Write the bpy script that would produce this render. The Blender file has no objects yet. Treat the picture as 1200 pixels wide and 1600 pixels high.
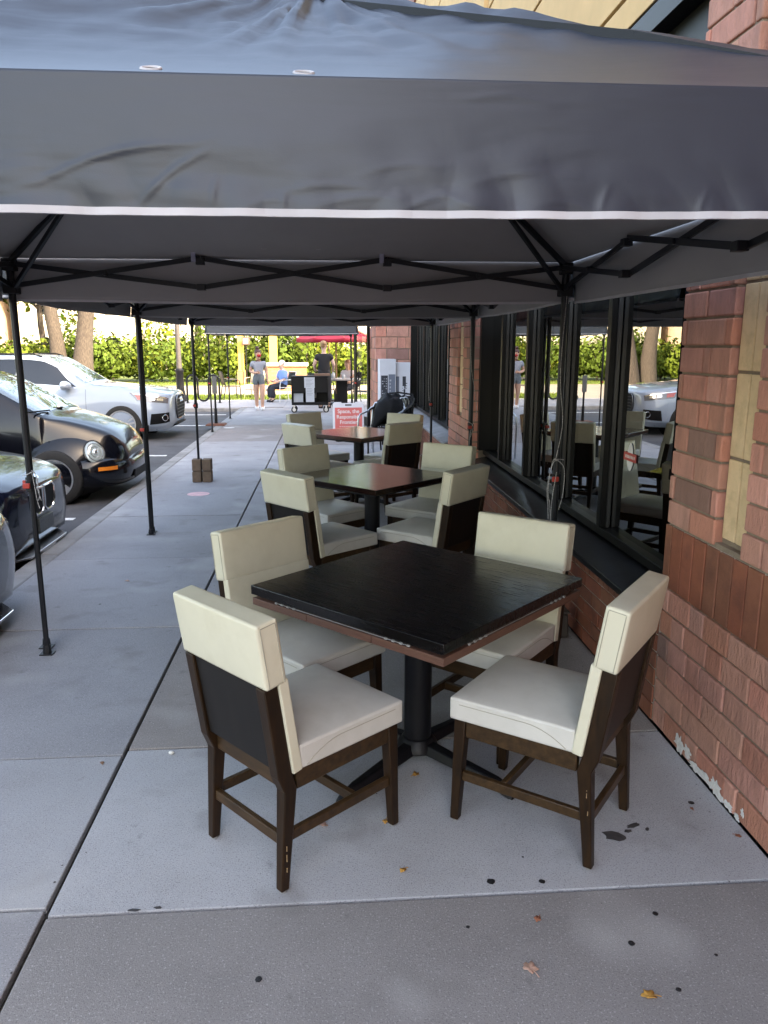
import bpy, bmesh, math, random
from mathutils import Vector, Matrix, noise
random.seed(7)
R=math.radians
S=bpy.context.scene
COL=S.collection
# ------------------------------------------------------------------ camera, sky, sun, exposure
cd=bpy.data.cameras.new('camera'); cam=bpy.data.objects.new('camera',cd); COL.objects.link(cam)
cd.sensor_fit='VERTICAL'; cd.sensor_height=36; cd.sensor_width=27; cd.lens=36*1202/1600
cd.clip_start=.05; cd.clip_end=900
cam.location=(0,0,1.65); cam.rotation_euler=(R(90-12.205),0,R(-4.186)); S.camera=cam
SUN_EL=38.0; SUN_DIR=Vector((-.70,.714,0)).normalized()      # where the light travels, on the ground
w=bpy.data.worlds.new('World'); S.world=w; w.use_nodes=True
nt=w.node_tree; bg=nt.nodes['Background']; sky=nt.nodes.new('ShaderNodeTexSky')
sky.sky_type='NISHITA'; sky.sun_disc=False; sky.sun_elevation=R(SUN_EL)
to_sun=-SUN_DIR
sky.sun_rotation=math.atan2(to_sun.x,to_sun.y)
sky.air_density=1.0; sky.dust_density=2.5; sky.ozone_density=1.0
nt.links.new(sky.outputs[0],bg.inputs[0]); bg.inputs[1].default_value=.15
sd=bpy.data.lights.new('sun','SUN'); sd.energy=2.3; sd.angle=R(.5); sd.color=(1,.93,.8)
sun=bpy.data.objects.new('sun',sd); COL.objects.link(sun)
dirv=Vector((SUN_DIR.x*math.cos(R(SUN_EL)),SUN_DIR.y*math.cos(R(SUN_EL)),-math.sin(R(SUN_EL))))
sun.rotation_euler=dirv.to_track_quat('-Z','Y').to_euler(); sun.location=(20,-20,30)
S.view_settings.view_transform='Standard'; S.view_settings.look='None'
S.view_settings.exposure=3.05; S.view_settings.gamma=1
S.view_settings.use_white_balance=True; S.view_settings.white_balance_temperature=8300; S.view_settings.white_balance_tint=11
S.cycles.use_denoising=True; S.cycles.max_bounces=8; S.cycles.diffuse_bounces=2; S.cycles.caustics_reflective=False; S.cycles.caustics_refractive=False
S.cycles.sample_clamp_indirect=6

# ------------------------------------------------------------------ materials
MATS={}
def mat(name,col,rough=.5,metal=0,spec=.5,var=0,vscale=6,bump=0,bscale=60,tint=False,coat=0,stretch=None,dark=None,dscale=1.5,trans=0,rvar=0,bdist=.01,emit=0,detail=5):
    if name in MATS: return MATS[name]
    m=bpy.data.materials.new(name); m.use_nodes=True; t=m.node_tree; N=t.nodes; L=t.links
    b=N['Principled BSDF']; MATS[name]=m
    b.inputs['Roughness'].default_value=rough; b.inputs['Metallic'].default_value=metal
    b.inputs['Specular IOR Level'].default_value=spec; b.inputs['Coat Weight'].default_value=coat; b.inputs['Coat Roughness'].default_value=.04
    if trans: b.inputs['Transmission Weight'].default_value=trans
    tc=N.new('ShaderNodeTexCoord'); vec=tc.outputs['Object']
    if stretch:
        mp=N.new('ShaderNodeMapping'); mp.inputs['Scale'].default_value=stretch; L.new(vec,mp.inputs[0]); vec=mp.outputs[0]
    rgb=N.new('ShaderNodeRGB'); rgb.outputs[0].default_value=(*col,1); c=rgb.outputs[0]
    def mixc(fac,a,bb,mode='MIX'):
        x=N.new('ShaderNodeMix'); x.data_type='RGBA'; x.blend_type=mode
        for s,v in ((0,fac),(6,a),(7,bb)):
            if hasattr(v,'node'): L.new(v,x.inputs[s])
            else: x.inputs[s].default_value=v
        return x.outputs[2]
    def nz(scale,d=detail,r=.6):
        n=N.new('ShaderNodeTexNoise'); n.inputs['Scale'].default_value=scale; n.inputs['Detail'].default_value=d; n.inputs['Roughness'].default_value=r
        L.new(vec,n.inputs['Vector']); return n.outputs[0]
    def rng(x,a,bb,lo,hi):
        q=N.new('ShaderNodeMapRange'); L.new(x,q.inputs[0])
        for i,v in ((1,a),(2,bb),(3,lo),(4,hi)): q.inputs[i].default_value=v
        return q.outputs[0]
    if tint:
        at=N.new('ShaderNodeAttribute'); at.attribute_name='tint'; c=mixc(1.0,c,at.outputs['Color'],'MULTIPLY')
    if var:
        f=rng(nz(vscale),.3,.7,1-var,1+var)
        vm=N.new('ShaderNodeVectorMath'); vm.operation='SCALE'; L.new(c,vm.inputs[0]); L.new(f,vm.inputs['Scale']); c=vm.outputs[0]
    if dark:
        c=mixc(rng(nz(dscale,6,.65),.48,.68,0,dark[3]),c,(*dark[:3],1))
    L.new(c,b.inputs['Base Color'])
    if rvar: L.new(rng(nz(vscale*1.7),.3,.7,max(0,rough-rvar),rough+rvar),b.inputs['Roughness'])
    if bump:
        bp=N.new('ShaderNodeBump'); bp.inputs['Strength'].default_value=bump; bp.inputs['Distance'].default_value=bdist
        L.new(nz(bscale),bp.inputs['Height']); L.new(bp.outputs[0],b.inputs['Normal'])
    if emit:
        b.inputs['Emission Color'].default_value=(*col,1); b.inputs['Emission Strength'].default_value=emit
    return m

def concrete_mat():
    m=mat('concrete',(.36,.355,.36),rough=.85,var=.12,vscale=2.6,bump=.5,bscale=260,tint=True,dark=(.20,.19,.185,.45),dscale=1.3,spec=.3,bdist=.003)
    t=m.node_tree; N=t.nodes; L=t.links; b=N['Principled BSDF']
    src=b.inputs['Base Color'].links[0].from_socket
    tc=N.new('ShaderNodeTexCoord')
    def speck(scale,lo,hi,col,amt,src):
        n=N.new('ShaderNodeTexNoise'); n.inputs['Scale'].default_value=scale; n.inputs['Detail'].default_value=2; L.new(tc.outputs['Object'],n.inputs['Vector'])
        q=N.new('ShaderNodeMapRange'); L.new(n.outputs[0],q.inputs[0]); q.inputs[1].default_value=lo; q.inputs[2].default_value=hi; q.inputs[3].default_value=0; q.inputs[4].default_value=amt
        x=N.new('ShaderNodeMix'); x.data_type='RGBA'; L.new(q.outputs[0],x.inputs[0]); L.new(src,x.inputs[6]); x.inputs[7].default_value=(*col,1); return x.outputs[2]
    c=speck(210,.56,.66,(.10,.095,.095),.5,src)
    c=speck(150,.60,.68,(.62,.60,.58),.34,c)
    c=speck(11,.68,.74,(.12,.115,.11),.30,c)
    c=speck(3.3,.60,.72,(.20,.19,.18),.45,c)
    c=speck(1.7,.58,.70,(.50,.49,.48),.35,c)
    L.new(c,b.inputs['Base Color']); return m
M_CONC=concrete_mat()
M_KERB=mat('kerb_concrete',(.30,.295,.29),.85,var=.18,vscale=3,bump=.3,bscale=150,dark=(.13,.12,.115,.6),dscale=2)
M_JOINT=mat('joint_dirt',(.028,.026,.024),.95,var=.4,vscale=30,bump=.6,bscale=90)
M_STAIN=mat('dried_stain',(.05,.045,.045),.6,var=.4,vscale=40)
M_GUM=mat('old_gum',(.016,.016,.018),.5,var=.3,vscale=90,bump=.3,bscale=200)
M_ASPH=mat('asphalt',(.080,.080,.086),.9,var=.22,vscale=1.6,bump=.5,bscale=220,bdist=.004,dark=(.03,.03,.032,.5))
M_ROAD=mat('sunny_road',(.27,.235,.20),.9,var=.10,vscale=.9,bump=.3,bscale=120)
M_LINE=mat('road_paint',(.72,.72,.70),.7,var=.2,vscale=9,dark=(.2,.2,.2,.6),dscale=12)
M_LAWN=mat('lawn',(.11,.15,.03),.95,var=.35,vscale=5,bump=.8,bscale=70)
M_BRICK=mat('split_brick',(.57,.275,.21),.9,tint=True,var=.15,vscale=18,bump=.8,bscale=42,bdist=.012,dark=(.20,.105,.08,.5),dscale=9,detail=8,stretch=(1,1.5,.55))
M_SMOOTH=mat('smooth_brick',(.27,.098,.058),.55,tint=True,var=.14,vscale=14,bump=.18,bscale=70,spec=.4,dark=(.10,.035,.028,.5),dscale=6)
M_MORTAR=mat('mortar',(.27,.205,.155),.95,var=.15,vscale=20,bump=.5,bscale=160)
M_MORTAR2=mat('pale_mortar',(.50,.43,.37),.95,var=.15,vscale=20,bump=.5,bscale=160)
M_CREAM=mat('cream_brick',(.80,.58,.35),.85,tint=True,var=.09,vscale=10,bump=.5,bscale=90,bdist=.005,dark=(.48,.34,.18,.4),dscale=18)
M_STUCCO=mat('beige_stucco',(.74,.49,.245),.9,var=.08,vscale=3,bump=.4,bscale=180)
M_CHIP=mat('peeling_paint',(.75,.72,.70),.9,var=.15,vscale=60,bump=.5,bscale=80)
M_FRAME=mat('dark_bronze',(.004,.004,.004),.4,spec=.2,var=.2,vscale=4)
M_SILL=mat('metal_sill',(.045,.045,.047),.33,metal=.7,var=.25,vscale=5,bump=.12,bscale=9)
M_SILL2=mat('stone_sill',(.24,.24,.25),.7,var=.2,vscale=5,bump=.2,bscale=60)
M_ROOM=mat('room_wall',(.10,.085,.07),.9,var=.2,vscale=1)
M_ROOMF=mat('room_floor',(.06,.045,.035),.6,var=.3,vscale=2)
def fabric(name,col,rough):
    m=mat(name,col,rough,var=.10,vscale=1.3,bump=.10,bscale=420,bdist=.002,spec=.55)
    t=m.node_tree; N=t.nodes; L=t.links; b=N['Principled BSDF']
    tc=N.new('ShaderNodeTexCoord'); mp=N.new('ShaderNodeMapping'); mp.inputs['Scale'].default_value=(1.0,1.0,4.5); L.new(tc.outputs['Object'],mp.inputs[0])
    n=N.new('ShaderNodeTexNoise'); n.inputs['Scale'].default_value=1.6; n.inputs['Detail'].default_value=3; n.inputs['Distortion'].default_value=.5; L.new(mp.outputs[0],n.inputs['Vector'])
    bp=N.new('ShaderNodeBump'); bp.inputs['Strength'].default_value=.28; bp.inputs['Distance'].default_value=.03; L.new(n.outputs[0],bp.inputs['Height'])
    old=b.inputs['Normal'].links[0].from_node; L.new(bp.outputs[0],old.inputs['Normal'])
    return m
M_FAB=fabric('tent_fabric',(.020,.027,.041),.42)
M_FABIN=fabric('tent_lining',(.34,.33,.33),.75)
M_TRIM=mat('white_trim',(.52,.51,.53),.7,var=.12,vscale=5)
M_TUBE=mat('tent_steel',(.010,.011,.014),.4,spec=.35,var=.2,vscale=7)
M_RED=mat('red_plastic',(.42,.03,.02),.45)
M_BLKPL=mat('black_plastic',(.006,.006,.007),.5,spec=.3,var=.2,vscale=20)
M_CORD=mat('cord',(.36,.35,.35),.9,var=.8,vscale=160)
M_TAG=mat('pale_tag',(.35,.35,.45),.6)
M_SEAT=mat('seat_vinyl',(.61,.585,.535),.40,var=.05,vscale=7,bump=.14,bscale=240,bdist=.0015,rvar=.08,dark=(.46,.43,.37,.35),dscale=5,spec=.5)
M_BACK=mat('back_vinyl',(.67,.63,.49),.36,var=.04,vscale=6,bump=.14,bscale=240,bdist=.0015,rvar=.08,dark=(.50,.45,.32,.30),dscale=5,spec=.5)
M_SEAM=mat('seam_thread',(.38,.35,.28),.8)
M_WOOD=mat('dark_wood',(.023,.011,.0045),.42,spec=.22,var=.45,vscale=9,stretch=(5,5,1.0),bump=.12,bscale=60,bdist=.002,dark=(.014,.009,.006,.6),dscale=7)
M_WOODH=mat('dark_rail_wood',(.048,.025,.010),.42,spec=.3,var=.4,vscale=9,stretch=(1.2,5,6),bump=.1,bscale=50,bdist=.002,dark=(.02,.012,.007,.5),dscale=6)
M_WORN=mat('worn_edge_wood',(.30,.20,.11),.7,var=.3,vscale=80)
M_PANEL=mat('black_panel',(.008,.006,.005),.5,spec=.3,var=.3,vscale=3,stretch=(8,8,1))
M_GLIDE=mat('steel_glide',(.55,.54,.52),.35,metal=.9)
def table_mat(name,col,rough,ang):
    m=mat(name,col,rough,var=.35,vscale=4,stretch=(22,1.4,6),spec=.33,rvar=.07)
    t=m.node_tree; N=t.nodes; L=t.links; b=N['Principled BSDF']
    tc=N.new('ShaderNodeTexCoord'); mp=N.new('ShaderNodeMapping'); mp.inputs['Scale'].default_value=(60,3.2,10); mp.inputs['Rotation'].default_value=(0,0,ang); L.new(tc.outputs['Object'],mp.inputs[0])
    n=N.new('ShaderNodeTexNoise'); n.inputs['Scale'].default_value=1.6; n.inputs['Detail'].default_value=5; n.inputs['Distortion'].default_value=.8; L.new(mp.outputs[0],n.inputs['Vector'])
    bp=N.new('ShaderNodeBump'); bp.inputs['Strength'].default_value=.16; bp.inputs['Distance'].default_value=.0018; L.new(n.outputs[0],bp.inputs['Height']); L.new(bp.outputs[0],b.inputs['Normal'])
    return m
M_TOP1=table_mat('ebony_top',(.003,.0026,.003),.25,0)
M_TOP2=table_mat('walnut_top',(.016,.007,.005),.13,0)
M_LEAF=mat('copper_brown_edge',(.115,.053,.036),.5,var=.25,vscale=25,stretch=(1,1,12))
M_IRON=mat('black_iron',(.005,.005,.007),.45,spec=.3,var=.3,vscale=12,bump=.1,bscale=150)
M_STEEL=mat('bright_steel',(.72,.73,.75),.25,metal=1)
def glass_mat(name,tint,refl):
    m=bpy.data.materials.new(name); m.use_nodes=True; t=m.node_tree; N=t.nodes; L=t.links
    for n in list(N):
        if n.type=='BSDF_PRINCIPLED': N.remove(n)
    out=[n for n in N if n.type=='OUTPUT_MATERIAL'][0]
    tr=N.new('ShaderNodeBsdfTransparent'); tr.inputs[0].default_value=(*tint,1)
    gl=N.new('ShaderNodeBsdfGlossy'); gl.inputs['Roughness'].default_value=.0; gl.inputs[0].default_value=(.95,.97,.97,1)
    ge=N.new('ShaderNodeNewGeometry'); dt=N.new('ShaderNodeVectorMath'); dt.operation='DOT_PRODUCT'; L.new(ge.outputs['Incoming'],dt.inputs[0]); L.new(ge.outputs['Normal'],dt.inputs[1])
    def mt(op,a,b=0):      # Schlick reflectance, the same from either side of the pane
        q=N.new('ShaderNodeMath'); q.operation=op
        for i,v in enumerate((a,b)):
            if hasattr(v,'node'): L.new(v,q.inputs[i])
            else: q.inputs[i].default_value=v
        return q.outputs[0]
    f=mt('ADD',mt('MULTIPLY',mt('POWER',mt('SUBTRACT',1.0,mt('ABSOLUTE',dt.outputs['Value'])),5.0),1-refl),refl)
    mx=N.new('ShaderNodeMixShader'); L.new(f,mx.inputs[0]); L.new(tr.outputs[0],mx.inputs[1]); L.new(gl.outputs[0],mx.inputs[2]); L.new(mx.outputs[0],out.inputs[0])
    MATS[name]=m; return m
M_GLASS=glass_mat('window_glass',(.34,.36,.35),.48)
M_DGLASS=glass_mat('door_glass',(.92,.94,.93),.04)
M_CARGL=mat('car_glass',(.006,.008,.012),.03,spec=.5,coat=.2)
M_WSHIELD=mat('windshield_glass',(.10,.13,.15),.03,spec=1.0,coat=1)
M_WHITE=mat('white_paint',(.27,.325,.41),.32,coat=1,spec=.5)
M_BLACK=mat('black_paint',(.003,.0035,.006),.16,coat=.35,spec=.25)
M_BLUEBLK=mat('blue_black_paint',(.004,.006,.016),.16,coat=.45,spec=.3)
M_GREYP=mat('dark_grey_paint',(.03,.032,.035),.2,coat=1)
M_TYRE=mat('tyre_rubber',(.013,.013,.013),.85,var=.2,vscale=30)
M_ALLOY=mat('alloy',(.62,.63,.65),.3,metal=.85)
M_CHROME=mat('chrome',(.8,.8,.82),.08,metal=1)
M_GRILLE=mat('grille_black',(.005,.005,.006),.6,spec=.15)
M_LAMPCL=mat('clear_lens',(.27,.31,.30),.08,spec=.8,coat=1)
M_LAMPDK=mat('dark_lens',(.10,.10,.11),.06,spec=.8,coat=1)
M_LAMPIN=mat('lamp_reflector',(.75,.76,.78),.12,metal=.9)
M_AMBER=mat('amber_lens',(.75,.20,.01),.2,coat=1)
M_REDL=mat('red_lens',(.45,.04,.02),.2,coat=1)
M_PLATE=mat('plate_dark',(.05,.06,.06),.4,var=.5,vscale=50)
M_BARK=mat('bark',(.070,.056,.046),.95,var=.55,vscale=7,stretch=(5,5,1),bump=1,bscale=9,bdist=.05)
M_LEAFG=mat('leaf_green',(.088,.128,.020),.75,spec=.15,tint=True,var=.2,vscale=2)
M_SKIN=mat('skin',(.50,.29,.21),.55)
M_SKIN2=mat('pale_skin',(.60,.39,.31),.55)
M_TARP=mat('black_tarp',(.004,.0045,.006),.6,spec=.2,var=.3,vscale=5,bump=.4,bscale=14,bdist=.02)

# ------------------------------------------------------------------ mesh helpers
class MB:
    def __init__(s):
        s.bm=bmesh.new(); s.tl=s.bm.faces.layers.float_color.new('tint'); s.mi=0; s.t=(1,1,1,1)
    def f(s,vs):
        try: q=s.bm.faces.new(vs)
        except ValueError: return None
        q.material_index=s.mi; q[s.tl]=s.t; return q
    def v(s,p): return s.bm.verts.new(p)
    def hexa(s,b,t):
        B=[s.v(p) for p in b]; T=[s.v(p) for p in t]
        s.f(B[::-1]); s.f(T)
        for i in range(4): s.f([B[i],B[(i+1)%4],T[(i+1)%4],T[i]])
        return s
    def box(s,c,d,M=None):
        x,y,z=d[0]/2,d[1]/2,d[2]/2; c=Vector(c)
        P=[Vector(p) for p in ((-x,-y,-z),(x,-y,-z),(x,y,-z),(-x,y,-z),(-x,-y,z),(x,-y,z),(x,y,z),(-x,y,z))]
        P=[c+(M@p if M else p) for p in P]
        return s.hexa(P[:4],P[4:])
    def b2(s,a,b): return s.box([(a[i]+b[i])/2 for i in range(3)],[abs(b[i]-a[i]) for i in range(3)])
    def taper(s,p0,p1,a,b):
        p0=Vector(p0);p1=Vector(p1)
        q=lambda p,w:[p+Vector((sx*w[0]/2,sy*w[1]/2,0)) for sx,sy in((-1,-1),(1,-1),(1,1),(-1,1))]
        return s.hexa(q(p0,a),q(p1,b))
    def bar(s,p0,p1,w,h,up=(0,0,1)):
        p0=Vector(p0);p1=Vector(p1); d=(p1-p0).normalized(); up=Vector(up)
        if abs(d.dot(up))>.95: up=Vector((0,1,0))
        x=d.cross(up).normalized(); y=x.cross(d)
        q=lambda p:[p+x*a*w/2+y*b*h/2 for a,b in((-1,-1),(1,-1),(1,1),(-1,1))]
        return s.hexa(q(p0),q(p1))
    def tube(s,pts,r,n=8,cap=True,closed=False):
        pts=[Vector(p) for p in pts]; rs=r if isinstance(r,(list,tuple)) else [r]*len(pts)
        rings=[]; prev=None; N=len(pts)
        for i,p in enumerate(pts):
            a=pts[(i-1)%N] if (closed or i>0) else p; b=pts[(i+1)%N] if (closed or i<N-1) else p
            d=(b-a).normalized()
            if prev is None:
                x=d.cross(Vector((0,0,1)))
                if x.length<.1: x=d.cross(Vector((0,1,0)))
            else: x=prev-d*prev.dot(d)
            x.normalize(); prev=x; y=d.cross(x)
            rings.append([s.v(p+(x*math.cos(2*math.pi*k/n)+y*math.sin(2*math.pi*k/n))*rs[i]) for k in range(n)])
        M=N if closed else N-1
        for i in range(M):
            A,B=rings[i],rings[(i+1)%N]
            for k in range(n): s.f([A[k],A[(k+1)%n],B[(k+1)%n],B[k]])
        if cap and not closed: s.f(rings[0][::-1]); s.f(rings[-1])
        return s
    def lathe(s,prof,c=(0,0,0),n=24,M=None,cap=True):
        c=Vector(c); rings=[]
        for r,z in prof:
            rings.append([s.v(c+((M@Vector((r*math.cos(2*math.pi*k/n),r*math.sin(2*math.pi*k/n),z))) if M else Vector((r*math.cos(2*math.pi*k/n),r*math.sin(2*math.pi*k/n),z)))) for k in range(n)])
        for A,B in zip(rings,rings[1:]):
            for k in range(n): s.f([A[k],A[(k+1)%n],B[(k+1)%n],B[k]])
        if cap: s.f(rings[0][::-1]); s.f(rings[-1])
        return s
    def ell(s,c,r,n=16,m=10,M=None,fn=None):
        c=Vector(c); rows=[]
        for i in range(m+1):
            th=math.pi*i/m; row=[]
            for k in range(n):
                p=Vector((math.sin(th)*math.cos(2*math.pi*k/n)*r[0],math.sin(th)*math.sin(2*math.pi*k/n)*r[1],math.cos(th)*r[2]))
                if fn: p=fn(p)
                if M: p=M@p
                row.append(c+p)
            rows.append(row)
        top=s.v(sum(rows[0],Vector())/n); bot=s.v(sum(rows[-1],Vector())/n)
        V=[[s.v(p) for p in r_] for r_ in rows[1:-1]]
        for k in range(n):
            s.f([top,V[0][k],V[0][(k+1)%n]]); s.f([bot,V[-1][(k+1)%n],V[-1][k]])
        for A,B in zip(V,V[1:]):
            for k in range(n): s.f([A[k],B[k],B[(k+1)%n],A[(k+1)%n]])
        return s
    def grid(s,P):
        V=[[s.v(p) for p in r] for r in P]
        for i in range(len(V)-1):
            for j in range(len(V[0])-1): s.f([V[i][j],V[i+1][j],V[i+1][j+1],V[i][j+1]])
        return s
    def poly(s,pts,h):           # extruded outline (list of 3D points), h = vector
        h=Vector(h); A=[s.v(p) for p in pts]; B=[s.v(Vector(p)+h) for p in pts]
        s.f(A[::-1]); s.f(B)
        for i in range(len(A)): s.f([A[i],A[(i+1)%len(A)],B[(i+1)%len(A)],B[i]])
        return s
    def cushion(s,c,d,r=.02,crown=.015,M=None,cuts=7,face=2):
        t=bmesh.new(); bmesh.ops.create_cube(t,size=1)
        for v in t.verts: v.co=Vector((v.co.x*d[0],v.co.y*d[1],v.co.z*d[2]))
        bmesh.ops.subdivide_edges(t,edges=t.edges[:],cuts=cuts,use_grid_fill=True)
        es=[e for e in t.edges if len(e.link_faces)==2 and e.calc_face_angle()>1]
        bmesh.ops.bevel(t,geom=es,offset=r,segments=4,profile=.5,affect='EDGES',clamp_overlap=True)
        a,b=[i for i in range(3) if i!=face]
        for v in t.verts:
            k=(1-min(1,(2*v.co[a]/d[a])**2))*(1-min(1,(2*v.co[b]/d[b])**2))
            v.co[face]+=crown*k*(v.co[face]/(d[face]/2) if face!=2 else max(0,v.co[face]/(d[face]/2)))
        mp={}
        for v in t.verts: mp[v]=s.v(Vector(c)+(M@v.co if M else v.co))
        for f_ in t.faces: s.f([mp[v] for v in f_.verts])
        t.free(); return s
    def build(s,name,m,parent=None,loc=(0,0,0),bevel=0,smooth=True,ang=35,segs=2,weld=False):
        if weld: bmesh.ops.remove_doubles(s.bm,verts=s.bm.verts[:],dist=1e-5)
        bmesh.ops.recalc_face_normals(s.bm,faces=s.bm.faces[:])
        me=bpy.data.meshes.new(name); s.bm.to_mesh(me); s.bm.free()
        for x in (m if isinstance(m,(list,tuple)) else [m]): me.materials.append(x)
        if smooth:
            for p in me.polygons: p.use_smooth=True
            me.set_sharp_from_angle(angle=R(ang))
        o=bpy.data.objects.new(name,me); COL.objects.link(o); o.location=loc
        if parent: o.parent=parent
        if bevel:
            b=o.modifiers.new('b','BEVEL'); b.width=bevel; b.segments=segs; b.limit_method='ANGLE'; b.angle_limit=R(40)
        return o
def tag(o,label=None,cat=None,group=None,kind=None):
    for k,v in (('label',label),('category',cat),('group',group),('kind',kind)):
        if v: o[k]=v
    return o
def thing(name,label,cat,loc=(0,0,0),rz=0,group=None):
    o=bpy.data.objects.new(name,None); COL.objects.link(o); o.location=loc; o.rotation_euler=(0,0,rz); o.empty_display_size=.1
    return tag(o,label,cat,group)
def dup(root,loc,rz,label=None):
    def cp(o,par):
        c=o.copy(); COL.objects.link(c)
        if par: c.parent=par
        for ch in list(o.children): cp(ch,c)
        return c
    r=cp(root,None); r.location=loc; r.rotation_euler=(0,0,rz)
    if label: r['label']=label
    return r
def bake(o):
    dg=bpy.context.evaluated_depsgraph_get(); me=bpy.data.meshes.new_from_object(o.evaluated_get(dg)); o.modifiers.clear(); o.data=me; return o
def tint(a=.12,base=(1,1,1)):
    k=1+random.uniform(-a,a); return (base[0]*k,base[1]*k*(1+random.uniform(-a,a)*.25),base[2]*k*(1+random.uniform(-a,a)*.3),1)

# ================================================================== THE SETTING: ground
mb=MB(); mb.b2((-300,-200,-.30),(300,400,-.10)); tag(mb.build('parking_asphalt',M_ASPH,smooth=False),kind='structure')
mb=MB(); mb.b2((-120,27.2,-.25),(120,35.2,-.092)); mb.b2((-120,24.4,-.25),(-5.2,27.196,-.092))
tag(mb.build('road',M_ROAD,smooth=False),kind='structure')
# kerb
mb=MB()
y=-6.0
while y<21.2:
    y1=min(y+3.05,21.2); mb.b2((-2.36,y+.004,-.22),(-2.185,y1-.004,-.003)); y=y1
mb.b2((-9,21.25,-.22),(-2.36,21.42,-.003))
tag(mb.build('kerb',M_KERB,bevel=.022,segs=3),kind='structure')
# sidewalk slabs
mb=MB()
def slab(x0,y0,x1,y1,t):
    mb.t=t; mb.b2((x0+.004,y0+.0055,-.12),(x1-.004,y1-.0055,random.uniform(-.0015,.0015)))
LB=[-6,-2.5,-.6,.95,2.07,2.96,4.45,6.02,7.58,9.12,10.65,12.2,13.68,15.2,16.6,18.1,19.6,21.2]
RB=[-6,-2.2,.35,2.035,3.0,4.58,6.1,7.7,10.2,13.1,16.35,19.6,21.2]
dk=(.80,.76,.72,1); lt=(1.20,1.225,1.25,1); md=(.97,.97,.99,1)
for i in range(len(LB)-1):
    t=lt if abs(LB[i]-2.07)<.1 else (md if i not in(12,13) else (.86,.80,.78,1)); k=random.uniform(.89,1.06)
    slab(-2.18,LB[i],-.862,LB[i+1],tuple(c*k for c in t[:3])+(1,))
for i in range(len(RB)-1):
    t={2:(.73,.695,.665,1),3:lt,4:(.80,.735,.68,1)}.get(i,md if i!=9 else (.82,.76,.74,1)); k=random.uniform(.96,1.03)
    slab(-.854,RB[i],1.43,RB[i+1],tuple(c*k for c in t[:3])+(1,))
for i in range(7):
    slab(-9+i*1.95,21.42 if i<4 else 21.2,-9+(i+1)*1.95,22.9,md); slab(-9+i*1.95,22.9,-9+(i+1)*1.95,24.4,md)
sw=mb.build('sidewalk',[M_CONC],bevel=.004,smooth=False); tag(sw,kind='structure')
mb=MB(); mb.b2((-2.185,-6,-.14),(1.43,21.2,-.022)); mb.b2((-9,21.42,-.14),(4.6,24.4,-.0225)); mb.t=(1,1,1,1)
mb.mi=1
def blob(x,y,r,e=1.,rot=0,n=14,j=.25,z=.0018):
    c=mb.v((x,y,z+.001)); ring=[]
    for k in range(n):
        a=2*math.pi*k/n; q=r*(1+random.uniform(-j,j)); px,py=q*math.cos(a),q*e*math.sin(a)
        ring.append(mb.v((x+px*math.cos(rot)-py*math.sin(rot),y+px*math.sin(rot)+py*math.cos(rot),z)))
    for k in range(n): mb.f([c,ring[k],ring[(k+1)%n]])
for x,y,r in ((.49,2.09,.0135),(.651,2.079,.010),(.948,1.917,.009),(.833,1.808,.010),(.894,1.644,.008),(.383,1.904,.006),(-.206,1.758,.010),(1.316,2.457,.011),(-1.5,4.9,.009),(.62,2.2,.004),(1.05,1.75,.005)): blob(x,y,r,j=.12)
mb.mi=2
for i_ in range(150):
    k_=random.random()
    if k_<.45: x_,y_=-.858+random.gauss(0,.03),random.uniform(1.2,9)
    elif k_<.7: x_,y_=1.40-abs(random.gauss(0,.05)),random.uniform(1.9,6)
    elif k_<.85: x_,y_=random.uniform(-2.1,1.4),random.choice([2.035,3.0,4.45,4.58])+random.gauss(0,.02)
    else: x_,y_=random.uniform(-2.1,1.35),random.uniform(1.2,5)
    blob(x_,y_,random.uniform(.0015,.0045),random.uniform(.4,1),random.uniform(0,3),n=7)
blob(.965,2.285,.045,.55,-.3); blob(1.05,2.34,.03,.35,.3); blob(1.02,2.31,.014,.6,.1); blob(1.09,2.315,.012,.5,.9); blob(-.60,2.044,.022,.3,0); blob(-.53,2.05,.012,.5,0)
tag(mb.build('sidewalk_joints',[M_JOINT,M_GUM,M_STAIN],smooth=False),kind='structure')
# markings
for i,yy in enumerate((2.6,5.2,7.95,11.1,12.65,17.5,20.25)):
    mb=MB(); mb.b2((-7.6,yy-.05,-.10),(-2.62,yy+.05,-.096)); tag(mb.build('parking_line',M_LINE,smooth=False),kind='structure')
mb=MB(); mb.b2((-4.9,24.404,-.2),(4,27.19,-.02)); mb.b2((-120,35.2,-.2),(120,90,-.05))
tag(mb.build('lawn',M_LAWN,smooth=False),kind='structure')
mb=MB()
for i in range(9000):
    if i<4500: x,y,z=random.uniform(-4.9,3),random.uniform(24.42,27.1),-.02
    else: x,y,z=random.uniform(-26,8),random.uniform(35.3,37),-.05
    h=random.uniform(.04,.10); a=random.uniform(0,6.28); dx,dy=.012*math.cos(a),.012*math.sin(a); lx,ly=random.uniform(-.03,.03),random.uniform(-.03,.03)
    mb.t=tint(.3); mb.f([mb.v((x-dx,y-dy,z)),mb.v((x+dx,y+dy,z)),mb.v((x+lx,y+ly,z+h))])
tag(mb.build('grass',M_LEAFG,smooth=False),kind='stuff')

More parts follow.
